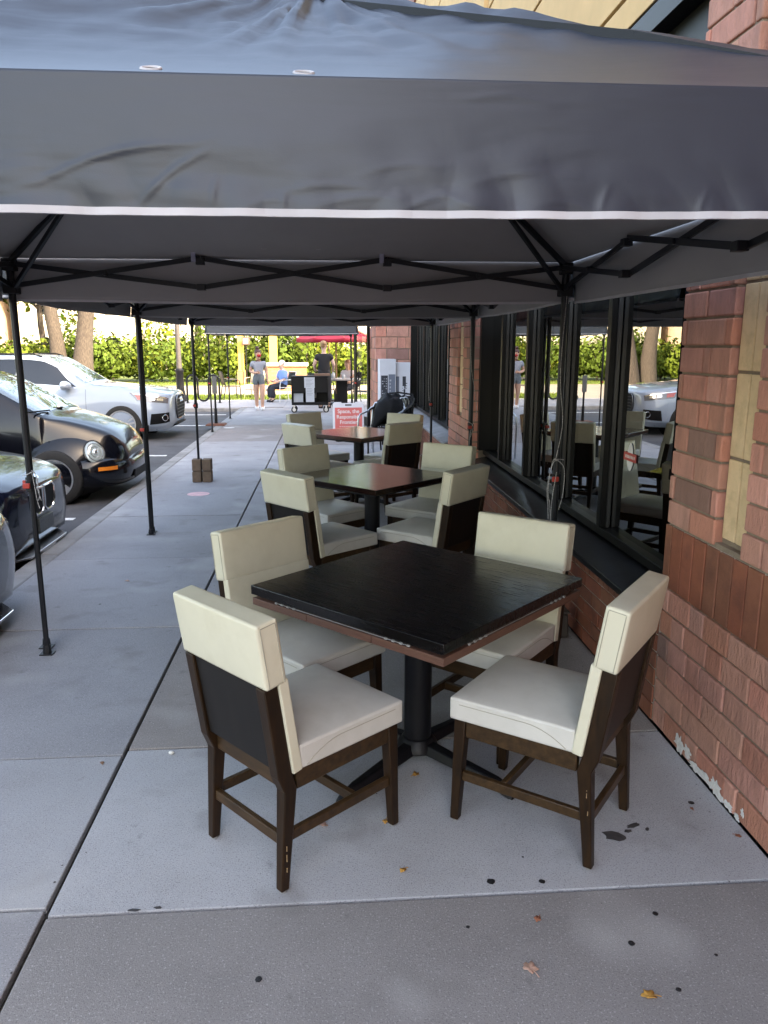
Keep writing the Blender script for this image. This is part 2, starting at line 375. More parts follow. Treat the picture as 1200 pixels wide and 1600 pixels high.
# ================================================================== BUILDING
bl=thing('restaurant_building','red brick building with black framed windows and beige upper wall beside the sidewalk','building')
def bricks(mb,fn,s0,s1,t0,t1,blen,bh,j=.009,dep=.09,pal=None,off0=0,stack=False,jit=.003):
    """fn(s,t,d) -> point; s along, t up, d outward."""
    r=0; t=t0
    while t<t1-.01:
        tt=min(t+bh,t1); s=s0-(blen/2 if (r%2 and not stack) else 0)-off0
        while s<s1-.004:
            a,b=max(s,s0),min(s+blen,s1)
            if b-a>.02:
                # split some bricks like the photo's broken modules
                cutp=[a,b]
                if jit>.002 and b-a>.2 and random.random()<.45: cutp=[a,a+(b-a)*random.choice([.28,.36,.62,.72]),b]
                for a_,b_ in zip(cutp,cutp[1:]):
                    d=random.uniform(-jit,jit); mb.t=random.choice(pal)() if pal else tint(); q=.35 if len(cutp)>2 else 1
                    ja=j/2*(q if a_!=a else 1); jb=j/2*(q if b_!=b else 1)
                    A=[fn(a_+ja,t+j/2,0-dep),fn(b_-jb,t+j/2,0-dep),fn(b_-jb,t+j/2,d),fn(a_+ja,t+j/2,d)]
                    B=[fn(a_+ja,tt-j/2,0-dep),fn(b_-jb,tt-j/2,0-dep),fn(b_-jb,tt-j/2,d),fn(a_+ja,tt-j/2,d)]
                    mb.hexa(A,B)
            s+=blen
        t=tt; r+=1
PAL=[lambda:tint(.14),lambda:tint(.14),lambda:tint(.16),lambda:tint(.12,(1.05,1,.97)),lambda:tint(.1,(1.08,1,1)),lambda:tint(.14),lambda:tint(.12,(1.10,1.12,1.15)),lambda:tint(.1,(.92,.80,.72)),lambda:tint(.12,(.55,.62,.66)),lambda:tint(.1,(1.1,.95,.9))]
PALS=[lambda:tint(.12),lambda:tint(.1,(1.1,.95,.9))]
PX=1.43
fx=lambda X:(lambda s,t,d:(X-d,s,t))
# pier 1: smooth base, soldier course, split-face shaft with the cream strip
mb=MB(); mb.t=(1,1,1,1)
bricks(mb,fx(PX),-1.6,3.09,0,.641,.305,.1068,pal=PAL); bricks(mb,fx(PX),2.69,3.09,.915,7,.305,.1045,pal=PAL,off0=.1); bricks(mb,fx(PX),-1.6,2.50,.915,7,.305,.1045,pal=PAL)
# end face of the pier towards the windows
bricks(mb,lambda s,t,d:(s,3.09+d+.004,t),1.435,1.74,.915,7,.2,.1045,pal=PAL,dep=.08)
shaft=mb.build('brick_pier',M_BRICK,bl,bevel=.006,segs=2,smooth=False)
mb=MB(); bricks(mb,fx(PX-.002),-1.6,3.094,.641,.915,.0985,.274,j=.009,pal=PALS,stack=True,jit=.0015); mb.build('soldier_course',M_SMOOTH,shaft,bevel=.003,smooth=False)
mb=MB()
for a,b in ((2.505,2.592),(2.600,2.687)):
    for k in range(20): mb.t=tint(.05); mb.b2((PX+.03,a,.945+k*.307+.005),(PX+.12,b,.945+(k+1)*.307-.006))
mb.build('cream_strip',M_CREAM,shaft,bevel=.004,smooth=False)
mb=MB(); mb.b2((PX+.010,-1.6,0),(PX+.30,2.488,7)); mb.b2((PX+.010,2.702,0),(PX+.30,3.078,7)); mb.b2((PX+.038,2.488,.93),(PX+.30,2.702,7)); mb.b2((PX+.0105,2.488,0),(PX+.30,2.702,.93)); mb.mi=1; mb.b2((PX+.006,-1.59,.645),(PX+.05,3.08,.911)); mb.build('mortar_core',[M_MORTAR,M_MORTAR2],shaft,smooth=False)
mb=MB()
for yy,zz,ly,lz in ((2.80,.045,.05,.04),(2.73,.05,.035,.028),(2.66,.022,.06,.02),(2.58,.03,.055,.028),(2.50,.035,.05,.033),(2.46,.018,.03,.016),(2.40,.02,.03,.018),(2.34,.015,.022,.014),(2.31,.05,.012,.02)):
    P=[]
    for k in range(22):
        th=2*math.pi*k/22; q=random.choice([.55,.8,1,1.05,.7]); P.append((PX-.0040-.0002*(k%3),yy+ly*q*math.cos(th),max(.003,zz+lz*q*math.sin(th))))
    mb.poly(P,(-.0012,0,0))
mb.build('peeling_paint',M_CHIP,shaft,smooth=False)
# wall under the windows
def low_wall(y0,y1):
    mb=MB(); bricks(mb,fx(PX),y0,y1,0,.405,.24,.081,j=.009,pal=PALS,jit=.0015); bricks(mb,fx(PX),y0,y1,.405,.498,.075,.093,j=.008,pal=PALS,stack=True,jit=.0015)
    o=mb.build('low_wall',M_SMOOTH,bl,bevel=.002,smooth=False)
    mb=MB(); mb.b2((PX+.008,y0,0),(PX+.25,y1,.50)); mb.build('mortar_core',M_MORTAR2,o,smooth=False)
low_wall(3.094,7.63); low_wall(9.08,14.0)
def sill(y0,y1,m):
    mb=MB(); mb.hexa([(1.385,y0,.475),(1.66,y0,.475),(1.66,y1,.475),(1.385,y1,.475)],[(1.385,y0,.512),(1.66,y0,.575),(1.66,y1,.575),(1.385,y1,.512)])
    mb.build('sill',m,bl,bevel=.004)
sill(3.10,7.62,M_SILL); sill(9.085,13.995,M_SILL2)
def bay(ys,y0,y1):
    wn=MB(); wn.b2((1.56,y0,.577),(1.70,y1,.625)); wn.b2((1.50,y0,3.05),(1.72,y1,3.158)); wn.b2((1.585,y0,2.72),(1.72,y1,3.05))  # last box: added dark panel hiding sky reflected in the upper glass
    for yy in ys: wn.b2((1.555,yy,.625),(1.695,yy+.06,3.05))
    wn.b2((1.50,y1-.08,.625),(1.70,y1,3.05)); wn.b2((1.50,y0,.625),(1.70,y0+.05,3.05))
    o=wn.build('window',M_FRAME,bl,bevel=.004)
    # inner stops: slim lighter edge each side of a mullion
    st=MB()
    for yy in ys: st.b2((1.588,yy-.014,.625),(1.612,yy-.0005,3.05)); st.b2((1.588,yy+.0605,.625),(1.612,yy+.074,3.05))
    st.build('glazing_bead',MATS.get('bead') or mat('bead',(.03,.03,.029),.35,spec=.5),o,bevel=.003)
    g=MB(); g.f([g.v(p) for p in ((1.615,y0+.02,.60),(1.615,y1-.02,.60),(1.615,y1-.02,3.06),(1.615,y0+.02,3.06))]); g.build('glass',M_GLASS,o,smooth=False)
    return o
bay((4.22,5.10,5.99,6.88),3.10,7.635)
bay((9.95,10.8,11.65,12.5,13.35),9.085,14.0)
# second pier
mb=MB()
bricks(mb,fx(PX),7.64,9.075,0,.9,.30,.10,pal=PALS,jit=.0015); bricks(mb,fx(PX),7.64,8.18,.9,3.16,.30,.104,pal=PAL); bricks(mb,fx(PX),8.50,9.075,.9,3.16,.30,.104,pal=PAL)
p2=mb.build('brick_pier',M_BRICK,bl,bevel=.005,smooth=False)
mb=MB()
for a,b in ((8.19,8.335),(8.345,8.49)):
    for k in range(7): mb.t=tint(.05); mb.b2((PX+.03,a,.93+k*.307+.005),(PX+.1,b,.93+(k+1)*.307-.006))
mb.build('cream_strip',M_CREAM,p2,bevel=.004,smooth=False)
mb=MB(); mb.b2((PX+.01,7.645,0),(PX+.3,8.17,3.15)); mb.b2((PX+.01,8.51,0),(PX+.3,9.07,3.15)); mb.b2((PX+.04,8.17,0),(PX+.3,8.51,3.15)); mb.build('mortar_core',M_MORTAR,p2,smooth=False)
# projecting brick block at the far end
mb=MB(); bricks(mb,lambda s,t,d:(s,14.0-d,t),.87,1.75,0,7,.40,.20,pal=PAL,j=.012); bricks(mb,fx(.87),14.0,15.7,0,7,.40,.20,pal=PAL,j=.012)
pw=mb.build('projecting_wall',M_BRICK,bl,bevel=.006,smooth=False)
mb=MB(); mb.b2((.88,14.01,0),(1.9,15.69,7)); mb.build('mortar_core',M_MORTAR,pw,smooth=False)
# upper wall: beige panels with dark joints
mb=MB()
for y0,y1 in ((3.10,7.63),(9.085,13.99)):
    zs=[3.16,3.325,3.96,4.6,5.25,5.9,6.5,7.0]
    for a,b in zip(zs,zs[1:]):
        n=1; mb.b2((1.50,y0,a+.012),(1.72,y1,b-.012))
mb.b2((1.46,7.635,3.17),(1.72,9.08,7)); mb.build('upper_wall',M_STUCCO,bl,bevel=.004,smooth=False)
mb=MB(); mb.b2((1.54,3.10,3.16),(1.71,7.63,7)); mb.b2((1.54,9.085,3.16),(1.71,13.99,7)); mb.build('panel_joint',M_FRAME,bl,smooth=False)
mb=MB(); mb.b2((1.38,-14,7.6),(10.3,17,7.85)); mb.build('roof',M_FRAME,bl,smooth=False)
mb=MB(); mb.b2((10,-14,0),(10.3,17,7.6)); mb.b2((1.75,16.7,0),(10,17,7.6)); mb.b2((1.9,-14,0),(10,-13.7,7.6)); mb.b2((1.45,-13.7,0),(1.73,-1.6,7.6)); mb.b2((1.47,-1.6,7.0),(1.7,16.7,7.6)); mb.build('outer_wall',mat('plain_wall',(.33,.17,.14),.9,var=.1),bl,smooth=False)
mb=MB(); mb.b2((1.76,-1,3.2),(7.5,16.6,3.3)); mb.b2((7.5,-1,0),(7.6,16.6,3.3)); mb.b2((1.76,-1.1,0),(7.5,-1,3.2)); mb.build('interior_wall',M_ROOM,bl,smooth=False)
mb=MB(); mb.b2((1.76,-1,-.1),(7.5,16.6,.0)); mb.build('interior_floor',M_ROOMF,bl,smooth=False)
# open glass door at the far corner
dr=thing('glass_door','open black framed glass door beside the far brick corner','door',(.86,15.86,0),R(106))
mb=MB(); W=.95
for a,b in ((0,.09),(W-.10,W)): mb.b2((a,-.022,.02),(b,.022,2.35))
mb.b2((.09,-.022,.02),(W-.10,.022,.2)); mb.b2((.09,-.022,2.25),(W-.10,.022,2.35)); mb.build('frame',M_FRAME,dr,bevel=.003)
mb=MB(); mb.f([mb.v(p) for p in ((.085,0,.18),(W-.095,0,.18),(W-.095,0,2.27),(.085,0,2.27))]); mb.build('glass',M_DGLASS,dr,smooth=False)
mb=MB(); mb.tube([(W-.05,-.02,.92),(W-.05,-.07,.94),(W-.05,-.07,1.2),(W-.05,-.02,1.22)],.014); mb.build('handle',M_BLKPL,dr)
# sticker on the window
sk=thing('window_sticker','small white and red security sticker low on the window glass','sticker',(1.612,3.977,1.067))
mb=MB(); mb.poly([(0,.045*math.sin(a)*(.85 if math.cos(a)>0 else 1),.075*math.cos(a)) for a in [2*math.pi*k/18 for k in range(18)]],(-.001,0,0)); mb.build('white_shield',mat('sticker_white',(.72,.70,.68),.5),sk,smooth=False)
mb=MB(); mb.b2((-.0025,-.085,-.022),(-.0015,.085,.022)); mb.build('red_banner',mat('sticker_red',(.5,.06,.05),.5),sk,smooth=False)
mb=MB()
for k in range(7): mb.b2((-.0032,-.065+k*.019,-.008),(-.0026,-.055+k*.019,.008))
mb.build('lettering',mat('sticker_white',(.7,.7,.7)),sk,smooth=False)

# ================================================================== TENTS
CREASE=[(-.21,.78,-.04,.5,.007),(-.10,.92,-.03,.57,.006),(.27,.14,.37,.16,.004),(.05,.86,.16,.80,.004),(.10,.93,.2,.88,.004),(.2,.95,.26,.84,.005),(.30,.94,.24,.82,.004),(.02,.93,.07,.9,.004),(-.02,.97,-.015,.75,.003),(.06,.98,.062,.84,.003),(.36,.9,.42,.94,.004),(.43,.97,.44,.78,.003),(.55,.98,.56,.8,.003),(-.3,.9,-.24,.86,.003),(-.36,.97,-.355,.84,.003),(.15,.70,.24,.63,.003),(-.45,.95,-.38,.9,.003),(.28,.75,.4,.70,.003)]
def tent(x0,x1,y0,y1,label,dz=0,drop=.205,seed=0,grom=True,pk=0):
    cx,cy=(x0+x1)/2,(y0+y1)/2; a,b=(x1-x0)/2,(y1-y0)/2
    t=thing('canopy_tent',label,'canopy tent',(cx,cy,0),0,'dark grey pop-up canopy tents over the sidewalk')
    HE,HA=2.075+dz,2.79+dz
    off=Vector((seed*13.7,seed*5.1,0))
    def roofp(u,v):
        m=max(abs(u),abs(v)); k=min(abs(u),abs(v))/(m+1e-6)
        z=HE+(HA-HE)*(1-m)
        sag=.055*4*m*(1-m)*(1-k**3)+.05*(1-k**2)*m*(1-m)
        z-=sag
        z+=.012*noise.noise(Vector((u*2.2,v*2.2,3))+off)*(1-m)*2
        wr=noise.noise(Vector((u*11,v*11,1))+off)*.020+abs(noise.noise(Vector((math.atan2(v,u)*7,m*3,2))+off))*.034+abs(noise.noise(Vector((u*24,v*24,5))+off))*.012
        z+=(wr-.02)*max(0,1-m*1.15)**1.2*1.4
        return (u*a+pk*(1-m),v*b,z)
    mb=MB(); ns,nr=64,60; per=[(-1+2*i/ns,-1) for i in range(ns)]+[(1,-1+2*i/ns) for i in range(ns)]+[(1-2*i/ns,1) for i in range(ns)]+[(-1,1-2*i/ns) for i in range(ns)]
    rings=[[mb.v(roofp(u*(j/nr),v*(j/nr))) for u,v in per] for j in range(1,nr+1)]; c0=mb.v(roofp(0,0))
    for k in range(len(per)): mb.f([c0,rings[0][k],rings[0][(k+1)%len(per)]])
    for A_,B_ in zip(rings,rings[1:]):
        for k in range(len(per)): mb.f([A_[k],B_[k],B_[(k+1)%len(per)],A_[(k+1)%len(per)]])
    ro=mb.build('roof',[M_FAB,M_FABIN],t,ang=60)
    for p in ro.data.polygons:
        if p.normal.z<0: p.flip()
    sm=ro.modifiers.new('s','SOLIDIFY'); sm.thickness=.002; sm.offset=-1; sm.material_offset=1; sm.material_offset_rim=0
    if grom:
        for sx,sy,u in [(s,q,k) for s,q in ((0,-1),(0,1)) for k in (-.11,.075)]:
            v=sy*.905; p=Vector(roofp(u-cx/a*.0,v)); mb=MB(); sl=(HA-HE)/b*1.0
            mb.tube([(p.x+.017*math.cos(q),p.y+.015*math.sin(q),p.z+.0015-sy*.015*math.sin(q)*sl*.9) for q in [2*math.pi*k/14 for k in range(14)]],.0028,6,closed=True)
            mb.build('grommet',M_TRIM,t)
    # valances
    for side in range(4):
        fine=(seed==1 and side==0); nn=720 if fine else 90; nq=46 if fine else 8; P=[]; T=[]
        L=a if side%2==0 else b
        for i in range(nn+1):
            s=-1+2*i/nn; col=[]; cs=math.cos(s*math.pi/2)
            for j in range(nq+1):
                q=j/nq; w=.010*noise.noise(Vector((s*3.1+side*7,q*1.2,seed*3.3)))*q+.007*noise.noise(Vector((s*11+side*7,q*5,seed*2+4)))*q*q
                out=.005+(.011 if side in(0,2) and not fine else .02)*q+w*cs*(.6 if side in(0,2) and not fine else 1)
                g=abs(noise.noise(Vector((s*16+side*5,seed*3.1,q*1.5)))); out+=(.014*max(0,g-.12))*q**3
                if fine:
                    for (s0_,q0_,s1_,q1_,hh_) in CREASE:
                        ax_,ay_,bx_,by_=s0_*1.43,q0_*.205,s1_*1.43,q1_*.205; px_,py_=s*1.43-ax_,q*.205-ay_; dx_,dy_=bx_-ax_,by_-ay_; L2=dx_*dx_+dy_*dy_; tt=(px_*dx_+py_*dy_)/L2
                        if -.2<tt<1.2:
                            dd=(px_*dy_-py_*dx_)/math.sqrt(L2)-.06*math.sqrt(L2)*math.sin(math.pi*min(1,max(0,tt)))
                            if abs(dd)<.04: out+=.42*hh_*math.exp(-(dd/.0048)**2)*max(0,math.sin(math.pi*(tt+.2)/1.4))
                zz=HE-drop*q-.010*cs*q+.006*noise.noise(Vector((s*2+side,1,seed)))*q
                if side==0: p=(s*a,-b-out,zz)
                elif side==2: p=(-s*a,b+out,zz)
                elif side==1: p=(a+out,s*b,zz)
                else: p=(-a-out,-s*b,zz)
                col.append(p)
            P.append(col)
        mb=MB(); mb.grid(P); va=mb.build('valance',[M_FAB,M_FABIN],t,ang=70)
        ctr=Vector((0,0,HE))
        c=va.data.polygons[len(va.data.polygons)//2]
        if c.normal.dot(Vector(c.center)*1.0-Vector((0,0,c.center.z)))<0: va.data.flip_normals()
        sm=va.modifiers.new('s','SOLIDIFY'); sm.thickness=.002; sm.offset=-1; sm.material_offset=1; sm.material_offset_rim=0
        mb=MB(); nrm={0:Vector((0,-1,0)),1:Vector((1,0,0)),2:Vector((0,1,0)),3:Vector((-1,0,0))}[side]
        e=nrm*.0045; u=Vector((0,0,.012)); RR=[]
        for i in range(nn+1):
            p=Vector(P[i][nq]); RR.append([mb.v(q) for q in (p-e-u*.3,p+e-u*.3,p+e+u*.7,p-e+u*.7)])
        for A_,B_ in zip(RR,RR[1:]):
            for k in range(4): mb.f([A_[k],A_[(k+1)%4],B_[(k+1)%4],B_[k]])
        mb.f(RR[0][::-1]); mb.f(RR[-1]); mb.build('hem_trim',M_TRIM,va,smooth=False)
    # frame: legs, scissor trusses, peak trusses
    la,lb=a-.035,b-.024
    for sx in (-1,1):
        for sy in (-1,1):
            x,y=sx*la,sy*lb; mb=MB()
            mb.lathe([(.019,.93),(.019,2.065+dz)],(x,y,0),8); o=mb.build('leg',M_TUBE,t,bevel=.003)
            mb=MB(); mb.lathe([(.0150,.012),(.0150,.94)],(x,y,0),8); mb.build('inner_tube',M_TUBE,o)
            mb=MB(); mb.b2((x-.035,y-.03,0),(x+.035,y+.03,.006)); mb.lathe([(.024,.006),(.020,.05)],(x,y,0),8); mb.build('foot_plate',M_TUBE,o,bevel=.001)
            mb=MB(); mb.lathe([(.026,.905),(.026,.965)],(x,y,0),10); mb.build('collar',M_BLKPL,o,bevel=.003)
            mb=MB(); mb.b2((x-.031,y-.035,.925),(x+.006,y-.02,.952)); mb.build('clip',M_RED,o,bevel=.004)
            mb=MB(); mb.b2((x-.033,y-.033,1.90+dz),(x+.033,y+.033,1.96+dz)); mb.build('slider_bracket',M_BLKPL,o,bevel=.004)
            mb=MB(); mb.b2((x-.030,y-.030,2.01+dz),(x+.030,y+.030,2.068+dz)); mb.build('top_bracket',M_BLKPL,o,bevel=.004)
            pk=MB(); mid=Vector((x*.62,y*.62,2.34+dz)); pk.bar((x,y,2.05+dz),mid,.018,.024); pk.bar((x*.985,y*.985,1.93+dz),mid,.016,.02); pk.bar(mid,(x*.04,y*.04,2.70+dz),.018,.024)
            pk.build('peak_truss',M_TUBE,t)
    zt,zb=2.075+dz,1.935+dz
    for side in range(4):
        mb=MB(); nod=mb; ax=side%2; sgn=(-1,1,1,-1)[side]; Ls=[la,lb][ax]
        def pt(s,z,o=0): return (s*Ls,sgn*(lb-.0-o),z) if ax==0 else (sgn*(la-o),s*Ls,z)
        for k in range(3):
            s0,s1=-1+2*k/3,-1+2*(k+1)/3
            za0,zb0=(zt-.03,zb) if k==0 else (zt,zb); za1,zb1=(zt-.03,zb) if k==2 else (zt,zb)
            mb.bar(pt(s0,za0,.012),pt(s1,zb1,.012),.012,.024); mb.bar(pt(s0,zb0,.026),pt(s1,za1,.026),.012,.024)
            for s,z in ((s1,za1),(s1,zb1)):
                if k<2: p=pt(s,z-(.018 if z>2.0 else 0),.03); nod.box(p,(.042,.038,.03) if ax==0 else (.038,.042,.03))
            m=pt((s0+s1)/2,(zt+zb)/2-.008*(k!=1),.02); nod.box(m,(.02,.045,.02) if ax==0 else (.045,.02,.02))
        o=mb.build('scissor_truss',M_TUBE,t,bevel=.002)
        if side==2:
            tg=MB()
            for s in (-1/3,1/3): p=pt(s,zt+.0,.05); tg.box((p[0]-.03,p[1]-.0,p[2]+.005),(.022,.003,.05))
            tg.build('velcro_tag',M_TAG,t)
    return t
tent(-1.585,1.28,1.37,4.105,'nearest dark grey canopy tent, its white hemmed front valance spanning the view',seed=1,pk=.13)
tent(-1.622,1.312,4.155,6.835,'second canopy tent, over the walnut table behind the black table',seed=2,dz=.0,drop=.185)
tent(-1.63,1.325,6.885,9.585,'third canopy tent, with paving weights at its far leg and the reddish table under it',seed=3,dz=.0,drop=.185)
tent(-2.28,.60,15.2,18.1,'far separate canopy tent with bluish front valance before the red umbrella',seed=4,dz=-.05,drop=.15)
# cords
def cord(label,pts_list,loc):
    mb=MB()
    for pts in pts_list:
        sm=[]
        for i in range(len(pts)-1):
            p0=Vector(pts[max(i-1,0)]);p1=Vector(pts[i]);p2=Vector(pts[i+1]);p3=Vector(pts[min(i+2,len(pts)-1)])
            for k in range(6):
                t=k/6; sm.append(.5*((2*p1)+(-p0+p2)*t+(2*p0-5*p1+4*p2-p3)*t*t+(-p0+3*p1-3*p2+p3)*t**3))
        sm.append(Vector(pts[-1])); mb.tube(sm,.0021,6)
    o=mb.build('tie_cord',M_CORD,None,loc); return tag(o,label,'cord')
cord('black and white tie cord knotted in loops on the tent leg by the window',[[(0,-.03,1.04),(-.03,-.035,1.05),(-.045,-.03,.98),(-.052,-.03,.87),(-.04,-.03,.80),(-.03,-.03,.70)],[(0,-.03,1.04),(-.035,-.04,1.03),(-.058,-.03,.90),(-.05,-.03,.80),(-.045,-.03,.72)],[(-.02,-.03,1.05),(.03,-.03,1.0),(.03,-.03,.86),(.01,-.03,.77)],[(-.02,-.035,1.05),(.01,-.03,1.25),(-.015,-.03,1.5),(0,-.03,1.9)],[(-.028,-.025,1.045),(0,-.032,1.05),(.028,-.025,1.045)],[(-.01,-.03,.98),(-.03,-.03,.8),(-.028,-.03,.55)]],(1.245,4.075,0))
cord('tangled tie cord bunched on the nearest tent leg by the cars',[[(-.03,-.025,.99),(0,-.032,1.0),(.03,-.025,1.01),(.042,-.03,.95),(.048,-.03,.89),(.04,-.03,.86)],[(.02,-.03,1.02),(.045,-.03,.98),(.042,-.03,.92),(.055,-.03,.86)],[(.02,-.03,1.01),(.03,-.035,.93),(.036,-.035,.86),(.045,-.035,.82)]],(-1.55,4.085,0))
cord('pale tie cord hanging down the tent leg at the second brick pier',[[(0,-.03,1.86),(.01,-.03,1.5),(.07,-.02,1.1),(.02,-.03,.9),(.0,-.03,.6)],[(-.02,-.03,1.0),(.04,-.03,.95),(.02,-.03,.85)]],(1.25,6.81,0))
cord('pale tie cord running down the third tent leg to the block weight',[[(0,-.03,1.86),(.012,-.03,1.6),(-.01,-.03,1.2),(0,-.03,.98)],[(0,-.03,.5),(-.05,-.05,.36),(-.12,-.06,.30)]],(1.255,9.54,0))
# weights
M_BAG=mat('kraft_paver',(.14,.095,.065),.85,var=.2,vscale=12,bump=.3,bscale=40)
wt=thing('tent_weight','pair of stacked brown paver weights strapped at the tent leg by the kerb','weight',(-1.555,9.56,0))
for dx in (-.062,.062):
    mb=MB(); mb.b2((dx-.055,-.07,.0),(dx+.055,.07,.135)); mb.b2((dx-.053,-.066,.14),(dx+.057,.064,.285)); mb.build('paver',M_BAG,wt,bevel=.01)
wt=thing('tent_weight','brown block weight at the tent leg beside the window wall','weight',(1.27,9.5,0))
for z in (0,.105,.21):
    mb=MB(); mb.b2((-.13,-.08,z),(.05,.08,z+.10)); mb.build('paver',mat('orange_paver',(.20,.10,.06),.85,var=.2),wt,bevel=.008)
wt=thing('tent_weight','small dark capped box weight at the brick wall behind the black table','weight',(1.31,4.16,0))
mb=MB(); mb.taper((0,0,.0),(0,0,.145),(.115,.13),(.105,.12)); mb.build('body',mat('weight_brown',(.045,.037,.033),.5,var=.2),wt,bevel=.012)
mb=MB(); mb.taper((0,0,.147),(0,0,.165),(.12,.135),(.11,.125)); mb.build('lid',mat('weight_brown',(.05,.04,.035)),wt,bevel=.006)
mb=MB(); mb.lathe([(.03,.165),(.03,.185),(.02,.19)],(0,.0,0),14); mb.build('cap',M_BLKPL,wt)

# ================================================================== CHAIRS
def make_chair():
    c=thing('dining_chair','x','chair',(0,0,0),0,'cream vinyl chairs around the three tables')
    mb=MB(); mb.cushion((0,.029,.437),(.452,.440,.080),.036,.024,cuts=9); se=mb.build('seat',M_SEAT,c,ang=80)
    for v in se.data.vertices:       # front edge a little rounder, back narrower
        k=(.25-v.co.y)/.475; v.co.x*=1-.05*k
    mb=MB()
    from mathutils.bvhtree import BVHTree
    bt=BVHTree.FromPolygons([v.co[:] for v in se.data.vertices],[p.vertices[:] for p in se.data.polygons])
    def seam(P):
        Q=[]
        for p,d in P:
            h=bt.ray_cast(Vector(p),Vector(d))
            if h[0]: Q.append(h[0]+h[1]*.0006)
        if len(Q)>2: mb.tube(Q,.0013,5)
    N_=22
    zz_=lambda y:.457-.055*max(0,(-y-.02)/.15)**2
    ys_=[-.165+.375*k/N_ for k in range(N_+1)]
    loop=[((1,y,zz_(y)),(-1,0,0)) for y in ys_]+[((.20-.40*k/N_,1,.457),(0,-1,0)) for k in range(N_+1)]+[((-1,y,zz_(y)),(1,0,0)) for y in ys_[::-1]]
    seam(loop)
    mb.build('seam',M_SEAM,se)
    th=R(8.5); O=Vector((0,-.222,.40)); Mx=Matrix(((1,0,0),(0,math.cos(th),-math.sin(th)),(0,math.sin(th),math.cos(th))))
    A=lambda x,y,u:O+Mx@Vector((x,y,u))
    mb=MB(); mb.cushion(A(0,-.006,.402),(.446,.076,.206),.014,.008,M=Mx,cuts=7,face=1)
    mb.cushion(A(0,.0205,.150),(.438,.036,.315),.014,.004,M=Mx,cuts=6,face=1)
    bk=mb.build('backrest',M_BACK,c,ang=80)
    mb=MB()
    for s in (-1,1):
        mb.tube([A(s*.2232,-.0325,.305),A(s*.2240,-.0328,.488),A(s*.2232,-.0310,.4935),A(s*.2232,.0190,.4935),A(s*.2240,.0208,.488),A(s*.2232,.0205,.305)],.0014,5)
    mb.tube([A(-.205,-.0445,.308),A(.205,-.0445,.308)],.0012,5)
    mb.build('seam',M_SEAM,bk)
    for s in (-1,1):
        x=s*.19
        mb=MB(); mb.taper((x*1.0,-.252,.006),(x,-.225,.34),(.030,.030),(.044,.046)); 
        mb.hexa([(x-.022,-.248,.34),(x+.022,-.248,.34),(x+.022,-.202,.34),(x-.022,-.202,.34)],[A(x-.022,-.048,.0),A(x+.022,-.048,.0),A(x+.022,.003,.0),A(x-.022,.003,.0)])
        mb.hexa([A(x-.022,-.048,.0),A(x+.022,-.048,.0),A(x+.022,.003,.0),A(x-.022,.003,.0)],[A(x-.022,-.046,.2995),A(x+.022,-.046,.2995),A(x+.022,.003,.2995),A(x-.022,.003,.2995)])
        lg=mb.build('leg',M_WOOD,c,bevel=.004,weld=True)
        mb=MB(); mb.lathe([(.0125,.0),(.0125,.0058)],(x,-.252,0),12); mb.build('glide',M_GLIDE,lg)
        mb=MB(); mb.taper((x*1.03,.232,.006),(x,.215,.398),(.030,.030),(.044,.044)); lf=mb.build('leg',M_WOOD,c,bevel=.004)
        mb=MB(); mb.lathe([(.0125,.0),(.0125,.0058)],(x*1.03,.232,0),12); mb.build('glide',M_GLIDE,lf)
        wr=MB()
        for k in range(5):
            z=random.uniform(.05,.38); h=random.uniform(.01,.05); wr.b2((x+s*.0196-.0012,-.2435-.0012-(.0055 if z<.2 else 0)+z*.02,z),(x+s*.0196+.0012,-.2435+.0012-(.0055 if z<.2 else 0)+z*.02,z+h))
        wr.build('worn_edge',M_WORN,lg,smooth=False)
    mb=MB()
    for s in (-1,1): mb.b2((s*.19-.013+s*.006,-.200,.334),(s*.19+.013+s*.006,.193,.3975))
    mb.b2((-.168,.206,.334),(.168,.232,.3975)); mb.b2((-.168,-.236,.336),(.168,-.212,.408))
    mb.build('seat_rail',M_WOODH,c,bevel=.003)
    mb=MB(); mb.hexa([A(-.168,-.036,.012),A(.168,-.036,.012),A(.168,-.018,.012),A(-.168,-.018,.012)],[A(-.168,-.036,.2985),A(.168,-.036,.2985),A(.168,-.018,.2985),A(-.168,-.018,.2985)]); mb.build('back_panel',M_PANEL,c,bevel=.002)
    mb=MB()
    for s in (-1,1): mb.bar((s*.188,-.232,.178),(s*.190,.213,.178),.020,.034)
    mb.bar((-.172,-.240,.168),(.172,-.240,.168),.020,.036); mb.bar((-.178,.06,.178),(.178,.06,.178),.020,.034)
    mb.build('stretcher',M_WOODH,c,bevel=.003)
    return c
chair0=make_chair(); used=[0]
def place(top,ang,label):      # top = centre of the backrest's top on plan, ang = facing in degrees
    f=Vector((math.cos(R(ang)),math.sin(R(ang)),0)); loc=Vector((top[0],top[1],0))+f*.315; rz=R(ang-90)
    if not used[0]:
        used[0]=1; chair0.location=loc; chair0.rotation_euler=(0,0,rz); chair0['label']=label; return chair0
    return dup(chair0,loc,rz,label)
place((-.333,2.20),41,'cream chair nearest the sidewalk joint, dark wooden back to the viewer, at the black table')
place((.985,2.245),142,'cream chair at the black table with its back to the brick pier')
place((-.315,3.28),-48,'cream chair on the far kerb side of the black table, seat under its edge')
place((.885,3.31),-131,'cream chair on the far window side of the black table, light catching its backrest')
place((-.265,4.60),40,'cream chair at the walnut table, back turned, on the kerb side')
place((.88,4.71),138,'cream chair at the walnut table, back turned, nearest the metal window sill')
place((-.20,5.90),-50,'cream chair beyond the walnut table on the kerb side, front of the backrest seen')
place((.955,5.93),-130,'cream chair beyond the walnut table next to the window frames')
place((-.30,7.55),40,'cream chair at the reddish table, back turned, on the kerb side')
